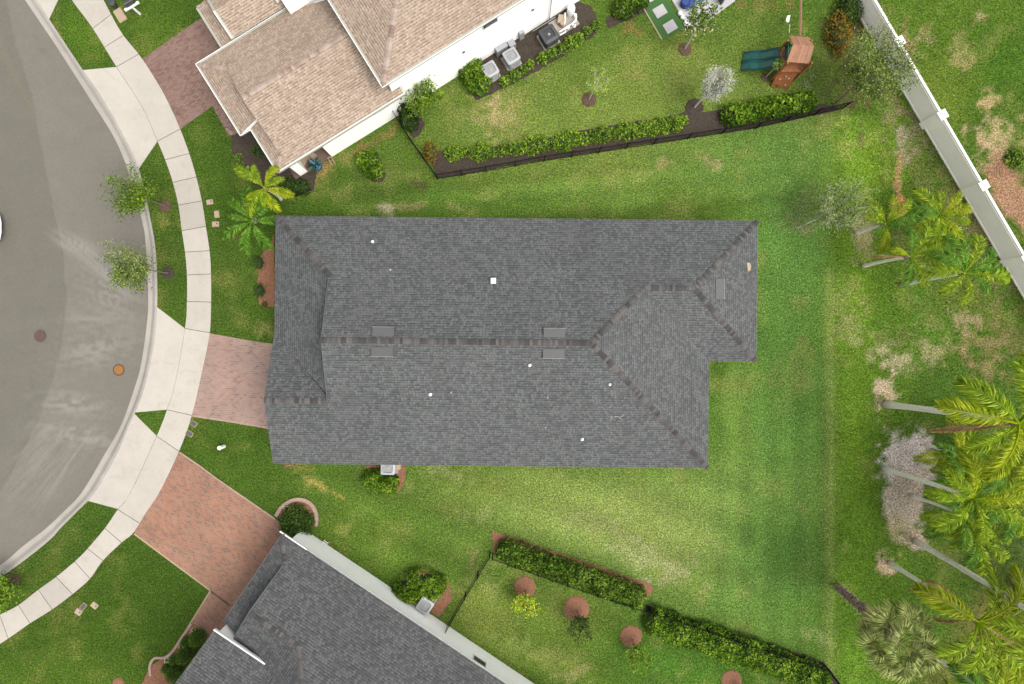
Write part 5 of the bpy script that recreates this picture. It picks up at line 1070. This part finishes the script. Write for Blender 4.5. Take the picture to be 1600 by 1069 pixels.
def slide(o, a):   # a: top px,py ; o: bottom px,py
    T0 = Vector(W(*a, DZ)); B0 = Vector(W(*o, .12)); d = B0-T0; h = Vector((d.x, d.y, 0)).normalized(); n = Vector((-h.y, h.x, 0)); m = MB(); N = 24; prev = None
    for i in range(N+1):
        s_ = i/N; z = DZ+(.12-DZ)*s_+.10*math.sin(s_*math.pi*3)*(1-s_*.3); 
        if s_ > .85: z = max(z, .12)
        c = T0+d*s_; c.z = z; w = .25
        ring_ = [c+n*w+Vector((0, 0, .11)), c+n*w*1.14+Vector((0, 0, .15)), c+n*w*1.22+Vector((0, 0, .10)), c+n*w*1.0+Vector((0, 0, -.03)), c-n*w*1.0+Vector((0, 0, -.03)), c-n*w*1.22+Vector((0, 0, .10)), c-n*w*1.14+Vector((0, 0, .15)), c-n*w+Vector((0, 0, .11)), c-n*w*.7+Vector((0, 0, .015)), c+n*w*.7+Vector((0, 0, .015))]
        if prev:
            for k in range(10): m.face([prev[k], prev[(k+1) % 10], ring_[(k+1) % 10], ring_[k]])
        else: m.face(ring_[::-1])
        prev = ring_
    m.face(prev); build('slide', m, M['slide'], ps, smooth=True)
slide((1161,90),(1218,83)); slide((1159,105),(1218,98))
# climbing wall with holds
m = MB(); a, b, c_, d = Vector(W(1222,102,DZ)), Vector(W(1252,104,DZ)), Vector(W(1231,139,.05)), Vector(W(1204,136,.05))
for k in range(8):
    f0, f1 = k/8, (k+.95)/8; q = [a.lerp(d, f0), b.lerp(c_, f0), b.lerp(c_, f1), a.lerp(d, f1)]; up_ = Vector((0, 0, -.04)); tn = random.random()
    m.face(q[::-1], None, tn); m.face([p+up_ for p in q], None, tn)
    for i in range(4): j = (i+1) % 4; m.face([q[i], q[j], q[j]+up_, q[i]+up_], None, tn)
cw = build('climbing_wall', m, M['wood'], ps)
for u, v in ((.25, .16), (.6, .2), (.5, .48), (.28, .62), (.7, .55), (.72, .85), (.3, .9)):
    p = a.lerp(d, v).lerp(b.lerp(c_, v), u); m = MB(); m.lathe((p.x, p.y, p.z), [(.06, -.02), (.055, .04), (.02, .07)], 8); build('hold', m, M['sand'] if u not in (.25, .6, .3) else M['dark'], cw)
m = MB(); m.tube([W(1250,56,2.3), W(1251,28,2.35), W(1252,-40,2.35)], .065, 4); build('swing_beam', m, M['woodroof'], ps)
m = MB()
for q in ((1226, -42), (1272, -42)): m.tube([W(1252,-40,2.35), W(*q, 0)], .055, 6)
m.tube([W(1239,-40,1.2), W(1263,-40,1.2)], .05, 6); build('swing_frame', m, M['wood'], ps)
m = MB(); 
for k in range(5): m.box(W(1228+k*.2, 70+k*5, DZ+.05), (.3, .1, .04), R(30), random.random())
build('step', m, M['wood'], ps)
def swing(label, px, z, y0, y1, kind):
    t = thing('swing', label, 'swing', W(px, (y0+y1)/2, 0)); sx = px
    if kind == 'belt':
        A_, B_ = Vector(W(1233,y0+2,.55)), Vector(W(1232,y1+7,.55)); m = MB(); n = 10; prev = None
        for i in range(n+1):
            s_ = i/n; c = A_.lerp(B_, s_); c.z -= .16*math.sin(s_*math.pi); r = [c+Vector((-.09, 0, 0)), c+Vector((.09, 0, 0)), c+Vector((.09, 0, -.02)), c+Vector((-.09, 0, -.02))]
            if prev: 
                for k in range(4): m.face([prev[k], prev[(k+1) % 4], r[(k+1) % 4], r[k]])
            prev = r
        build('seat', m, M['white'], t)
        for p, q in ((A_, (1251, y0-8, 2.3)), (B_, (1251, y1-2, 2.3))): m = MB(); m.tube([p, W(*q)], .02, 5); build('rope', m, M['yellow'], t)
    else:
        A_, B_ = Vector(W(1234,y0,.8)), Vector(W(1233,y1,.8)); m = MB(); m.tube([A_, B_], .025, 6); build('bar', m, M['silver'], t)
        for p, q in ((A_, (1251, y0-10, 2.3)), (B_, (1251, y1-8, 2.3))): m = MB(); m.tube([p, W(*q)], .018, 5); build('rope', m, M['yellow'], t)
    return t
swing('white belt swing hanging from the wooden beam of the play set', 1233, .5, 22, 28, 'belt')
swing('trapeze swing hanging next to the roof of the play set', 1234, .8, 38, 52, 'bar')
# small things behind the slides
m = MB(); 
for k in range(14): x, y, _ = W(1262+random.uniform(-8, 8), 122+random.uniform(-12, 14)); m.tube([(x, y, .02), (x+random.uniform(-.4, .4), y+random.uniform(-.4, .4), random.uniform(.1, .5))], [.012, .005], 4)
b_ = build('dry_twigs', m, M['silver']); tag(b_, 'dry twiggy plants behind the climbing wall of the play set', 'dry plants'); b_['kind'] = 'stuff'
# loungers on the pool deck
def lounger(px, py, rot, label, mat):
    t = thing('sun_lounger', label, 'sun lounger', W(px, py), R(rot)); m = MB(); m.box((0, 0, .28), (1.9, .62, .06)); build('frame', m, M['white'], t, local=True)
    m = MB(); m.prism([(-.95, -.3), (.35, -.3), (.35, .3), (-.95, .3)], .31, .39); m.box((.62, 0, .52), (.62, .6, .08), 0, .5, Matrix.Rotation(-.55, 3, 'Y')); build('cushion', m, mat, t, local=True)
    for sx in (-.8, .8):
        for sy in (-.27, .27): m = MB(); m.tube([(sx, sy, 0), (sx, sy, .27)], .025, 6); build('leg', m, M['white'], t, local=True)
lounger(1093, 0, 31, 'blue cushioned lounger on the white pool deck', M['blue']); 
m = MB(); x, y, _ = W(1069, 8); m.lathe((x, y, .024), [(.26, 0), (.30, .3), (.25, .45), (.21, .40)], 18); tag(build('planter', m, M['blue']), 'round blue planter left of the tree by the pool deck', 'planter')
m = MB(); x, y, _ = W(1124, 2); m.box((x, y, .45), (.1, .5, .9), R(25)); m.box((x+.2, y+.3, .45), (.1, .5, .9), R(25)); tag(build('deck_chair_back', m, M['dark']), 'dark chair standing at the edge of the pool deck', 'chair')
for i, (x, y) in enumerate(((1062, 22), (1066, 28), (1071, 38), (1076, 43))):
    q = W(x, y); m = MB(); m.lathe((q[0], q[1], .02), [(.12, 0), (.15, .12), (.10, .2)], 9); tag(build('white_boulder', m, M['vinylcap']), 'white decorative stone at the corner of the pool deck', 'stone', 'white stones at the pool deck corner')
# ------------------------------------------------------------------ small things in the front gardens and the road
def lid(label, px, py, w, d, rot, mat, hole=True, name='meter_box', h=.05):
    t = thing(name, label, 'utility box', W(px, py), R(rot)); m = MB(); m.prism(rrect(w, d, .04, 3), -.03, h*.7); build('rim', m, M['edging'], t, local=True)
    m = MB(); m.prism(rrect(w-.06, d-.06, .03, 3), 0, h); build('lid', m, mat, t, local=True)
    if hole: m = MB(); m.lathe((w*.22, d*.12, h), [(.045, 0), (.045, .008)], 10); build('cover_plug', m, M['dark'], t, local=True)
lid('pink utility box, uppermost of the three beside the pavement', 328, 316, .40, .30, 8, M['pinkbox']); lid('cream utility box, middle of the three beside the pavement', 339, 335, .30, .42, 6, M['sand'], False); lid('pink utility box, lowest of the three beside the pavement', 337, 350.5, .42, .32, 2, M['pinkbox'])
lid('pink utility box, lower left of the three on the bottom lawn', 123, 956, .40, .36, -33, M['pinkbox']); lid('grey utility box, middle of the three on the bottom lawn', 130.5, 947.5, .28, .42, -38, M['ventgrey'], False); lid('cream utility box, right of the three on the bottom lawn', 148, 946, .42, .34, -40, M['sand'])
lid('dark grey utility box in the grass nearest the pink driveway', 303, 662, .40, .30, -35, M['ventgrey'], False, h=.08); lid('dark grey utility box in the grass touching the pavement edge', 296.5, 677.5, .44, .30, -32, M['ventgrey'], False, h=.08)
lid('large tan utility box beside the upper pavement', 188.5, 24.5, .52, .82, 31, M['sand'], False, h=.1)
t = thing('bin', 'small black bin above the large tan utility box', 'bin', W(181, 10)); m = MB(); m.lathe((0, 0, 0), [(.15, 0), (.2, .45)], 14); build('body', m, M['dark'], t, local=True); m = MB(); m.lathe((0, 0, .45), [(.22, 0), (.22, .05), (.05, .08)], 14); build('lid', m, M['dark'], t, local=True)
t = thing('mailbox', 'mailbox with white post and arm at the top left corner', 'mailbox', W(219, 22)); x, y, _ = W(219, 22)
m = MB(); m.box((x, y, .5), (.11, .11, 1.0), R(31)); build('post', m, M['white'], t)
m = MB(); q = W(206, 10, 1.0); m.box(q, (.95, .14, .08), R(31)); build('arm', m, M['white'], t)
m = MB(); m.box((q[0]-.05, q[1]+.12, 1.16), (.6, .22, .24), R(31)); m.tube([(q[0]-.05-.26, q[1]+.12-.155, 1.28), (q[0]-.05+.26, q[1]+.12+.155, 1.28)], .11, 10); build('box', m, M['dark'], t)
x, y, _ = W(350, 697.5); t = thing('marker_post', 'short white round marker post standing in the front lawn', 'post', (x, y, 0)); m = MB(); m.lathe((0, 0, 0), [(.11, 0), (.11, .62)], 18); build('pipe', m, M['stucco2'], t, local=True, smooth=False); m = MB(); m.lathe((0, 0, .61), [(.125, 0), (.125, .06), (.1, .08)], 18); build('cap', m, M['white'], t, local=True)
for px, py, mt, lb, r_ in ((63, 525, M['iron'], 'brown manhole cover, farther from the kerb', .32), (185.5, 578, M['rust'], 'orange rusty manhole cover nearer the kerb', .30)):
    x, y, _ = W(px, py, Z0); t = thing('manhole_cover', lb, 'manhole', (x, y, Z0)); m = MB(); m.lathe((0, 0, 0), [(r_+.06, 0), (r_+.055, .006), (r_+.0, .007), (r_-.01, .001)], 32); build('frame', m, M['rustdark'] if mt is M['rust'] else M['iron'], t, local=True)
    m = MB(); m.lathe((0, 0, .002), [(r_-.035, 0), (r_-.02, .008), (r_*.75, .011), (r_*.7, .006), (r_*.45, .006), (r_*.4, .011)], 32); build('lid', m, mt, t, local=True)
# the car whose nose shows at the left edge
car = thing('car', 'white car with black trim at the left edge of the road', 'car', W(-49, 358, Z0)[:2]+(Z0,), 0)
st = [(-2.2, .62, .35, .62), (-2.1, .80, .30, .86), (-1.5, .88, .28, .98), (-.9, .90, .28, 1.0), (0, .91, .28, 1.0), (.9, .90, .28, .98), (1.5, .87, .28, .90), (2.0, .78, .30, .80), (2.2, .56, .36, .66)]
m = MB(); prev = None
for x, w, zb, zt_ in st:
    r_ = [(x, -w*.92, zb), (x, -w, (zb+zt_)*.5), (x, -w*.9, zt_-.04), (x, -w*.55, zt_), (x, w*.55, zt_), (x, w*.9, zt_-.04), (x, w, (zb+zt_)*.5), (x, w*.92, zb)]
    if prev:
        for k in range(8): m.face([prev[k], prev[(k+1) % 8], r_[(k+1) % 8], r_[k]])
    else: m.face(r_[::-1])
    prev = r_
m.face(prev); build('body', m, M['carwhite'], car, local=True, smooth=False)
m = MB(); lo = [(-1.75, -.72, .97), (.95, -.72, .97), (.95, .72, .97), (-1.75, .72, .97)]; hi = [(-1.2, -.58, 1.42), (.15, -.58, 1.42), (.15, .58, 1.42), (-1.2, .58, 1.42)]
for i in range(4): j = (i+1) % 4; m.face([lo[i], lo[j], hi[j], hi[i]])
build('windows', m, M['glass'], car, local=True); m = MB(); m.prism([(p[0], p[1]) for p in hi], 1.41, 1.46); build('roof', m, M['carwhite'], car, local=True)
for sx in (-1.35, 1.35):
    for sy in (-1, 1):
        m = MB(); m.tube([(sx, sy*.68, .32), (sx, sy*.9, .32)], .32, 18); w_ = build('wheel', m, M['tyre'], car, local=True); m = MB(); m.tube([(sx, sy*.885, .32), (sx, sy*.91, .32)], .19, 12); build('rim', m, M['acgrey'], w_, local=True)
m = MB(); m.tube([(2.02, -.84, .5), (2.2, -.7, .52), (2.29, -.3, .53), (2.29, .3, .53), (2.2, .7, .52), (2.02, .84, .5)], .075, 8); build('bumper', m, M['carwhite'], car, local=True)
for sy in (-1, 1): m = MB(); m.tube([(2.02, sy*.70, .73), (2.14, sy*.52, .71)], .085, 8); build('headlight', m, M['acgrey'], car, local=True)
m = MB(); m.tube([(2.22, -.32, .66), (2.22, .32, .66)], .05, 6); build('grille', m, M['dark'], car, local=True)
# porch things of the tan roofed house
t = thing('planter', 'glossy blue pot with a spiky plant at the tan roofed porch', 'planter', W(498, 262)); m = MB(); m.lathe((0, 0, 0), [(.2, 0), (.32, .35), (.28, .6), (.22, .58)], 20); build('pot', m, M['teal'], t, local=True, smooth=True)
f = MB()
for k in range(26):
    a = k*2.4; L = random.uniform(.35, .6); f.face([(0, 0, .55), (math.cos(a+.15)*L*.5, math.sin(a+.15)*L*.5, .95), (math.cos(a)*L, math.sin(a)*L, .85), (math.cos(a-.15)*L*.5, math.sin(a-.15)*L*.5, .95)], None, random.random())
build('leaves', f, leafmat('bluish_leaf', A(30, 60, 66), A(58, 96, 104), A(120, 160, 168)), t, local=True)
m = MB(); P = [(488,240),(497,243),(492,253),(484,250),(478,262),(470,257),(472,246)]; 
m.prism([W(*p)[:2] for p in P], .06, .32); tag(build('cushion', m, M['sand']), 'tan cushion on the porch floor beside the blue pot', 'cushion')
m = MB()
for a, b in (((512,247),(520,259)), ((517,245),(524,257))): m.tube([W(*a, .5), W(*b, .05)], .025, 5)
m.tube([W(512,247,.5), W(517,245,.5)], .025, 5); m.tube([W(516,252,.3), W(521,250,.3)], .02, 5); tag(build('hose_stand', m, M['sand']), 'small pale hose stand at the wall corner by the porch', 'stand')
t = thing('statue', 'small pale garden statue at the corner of the brown driveway', 'statue', W(361, 207)); m = MB(); m.lathe((0, 0, 0), [(.16, 0), (.16, .1), (.09, .14), (.11, .35), (.06, .45)], 14); build('base', m, M['bedwall'], t, local=True, smooth=True); m = MB(); m.lathe((0, 0, .44), [(.03, 0), (.09, .08), (.07, .17), (.02, .2)], 12); build('head', m, M['bedwall'], t, local=True, smooth=True)
# grass blades standing along the beds, so lawn edges are not ruler-sharp
n = 330000; X = RNG.uniform(-31.5, 31.5, n); Y = RNG.uniform(-21.5, 21.5, n); qx = X*F/H+800; qy = 534.5-Y*F/H
ok = ~inpoly(qx, qy, [tuple(p) for p in OUT]+[(-16000, 1050), (-16000, -90)])
for poly in ([(428,340),(1186,344),(1184,566),(1110,566),(1106,730),(428,727)], [(436,826),(470,832),(850,1085),(250,1090),(347,972),(209,833),(280,706),(437,815)], [(313,0),(313,29),(223,92),(282,202),(332,166),(350,190),(372,210),(434,269),(519,247),(618,183),(930,-5)], [(300,649),(328,521),(450,540),(450,673)], [(1007,14),(1035,62),(1160,-5),(1150,-30),(1000,-30)]): ok &= ~inpoly(qx, qy, poly)
_ix = np.clip(np.searchsorted(gx, X)-1, 0, len(gx)-1); _iy = np.clip(np.searchsorted(gy, Y)-1, 0, len(gy)-1); _g = T[_iy, _ix]; ok &= (_g[:, 0] < _g[:, 1]*1.0)|(RNG.random(n) < .04)
X, Y = X[ok], Y[ok]; qx, qy = qx[ok], qy[ok]; n = len(X)
ix = np.clip(np.searchsorted(gx, X)-1, 0, len(gx)-1); iy = np.clip(np.searchsorted(gy, Y)-1, 0, len(gy)-1); gc = T[iy, ix]
a = RNG.uniform(0, 2*math.pi, n); hgt = RNG.uniform(.03, .07, n)*(1+1.0*(qx > 1303)); ln = RNG.uniform(.03, .08, n)*(1+.6*(qx > 1303)); w_ = RNG.uniform(.010, .02, n)
b0 = np.stack([X, Y, np.zeros(n)], 1); dirv = np.stack([np.cos(a), np.sin(a), np.zeros(n)], 1); sd = np.stack([-np.sin(a), np.cos(a), np.zeros(n)], 1)
V = np.stack([b0-sd*w_[:, None], b0+sd*w_[:, None], b0+dirv*ln[:, None]+np.array([0, 0, 1])*hgt[:, None]], 1).reshape(-1, 3)
me = bpy.data.meshes.new('grass'); me.vertices.add(3*n); me.vertices.foreach_set('co', V.reshape(-1)); me.loops.add(3*n); me.loops.foreach_set('vertex_index', np.arange(3*n)); me.polygons.add(n); me.polygons.foreach_set('loop_start', np.arange(0, 3*n, 3)); me.update(calc_edges=True)
ca = me.color_attributes.new('tone', 'FLOAT_COLOR', 'POINT'); br = RNG.uniform(.45, 2.1, n)[:, None]; cc = np.repeat(np.concatenate([gc*br*np.array((1.08, 1.05, .95)), np.ones((n, 1))], 1), 3, 0); ca.data.foreach_set('color', cc.reshape(-1).astype(np.float32))
gm_, t_, b_ = newmat('grass_blade'); nb = NB(t_); nb.l(nb.attr('tone', False), b_.inputs['Base Color']); b_.inputs['Roughness'].default_value = .8; b_.inputs['Specular IOR Level'].default_value = .15
me.materials.append(gm_); go = bpy.data.objects.new('grass', me); COL.objects.link(go); go['kind'] = 'stuff'; go['label'] = 'short blades of lawn grass'; go['category'] = 'grass'
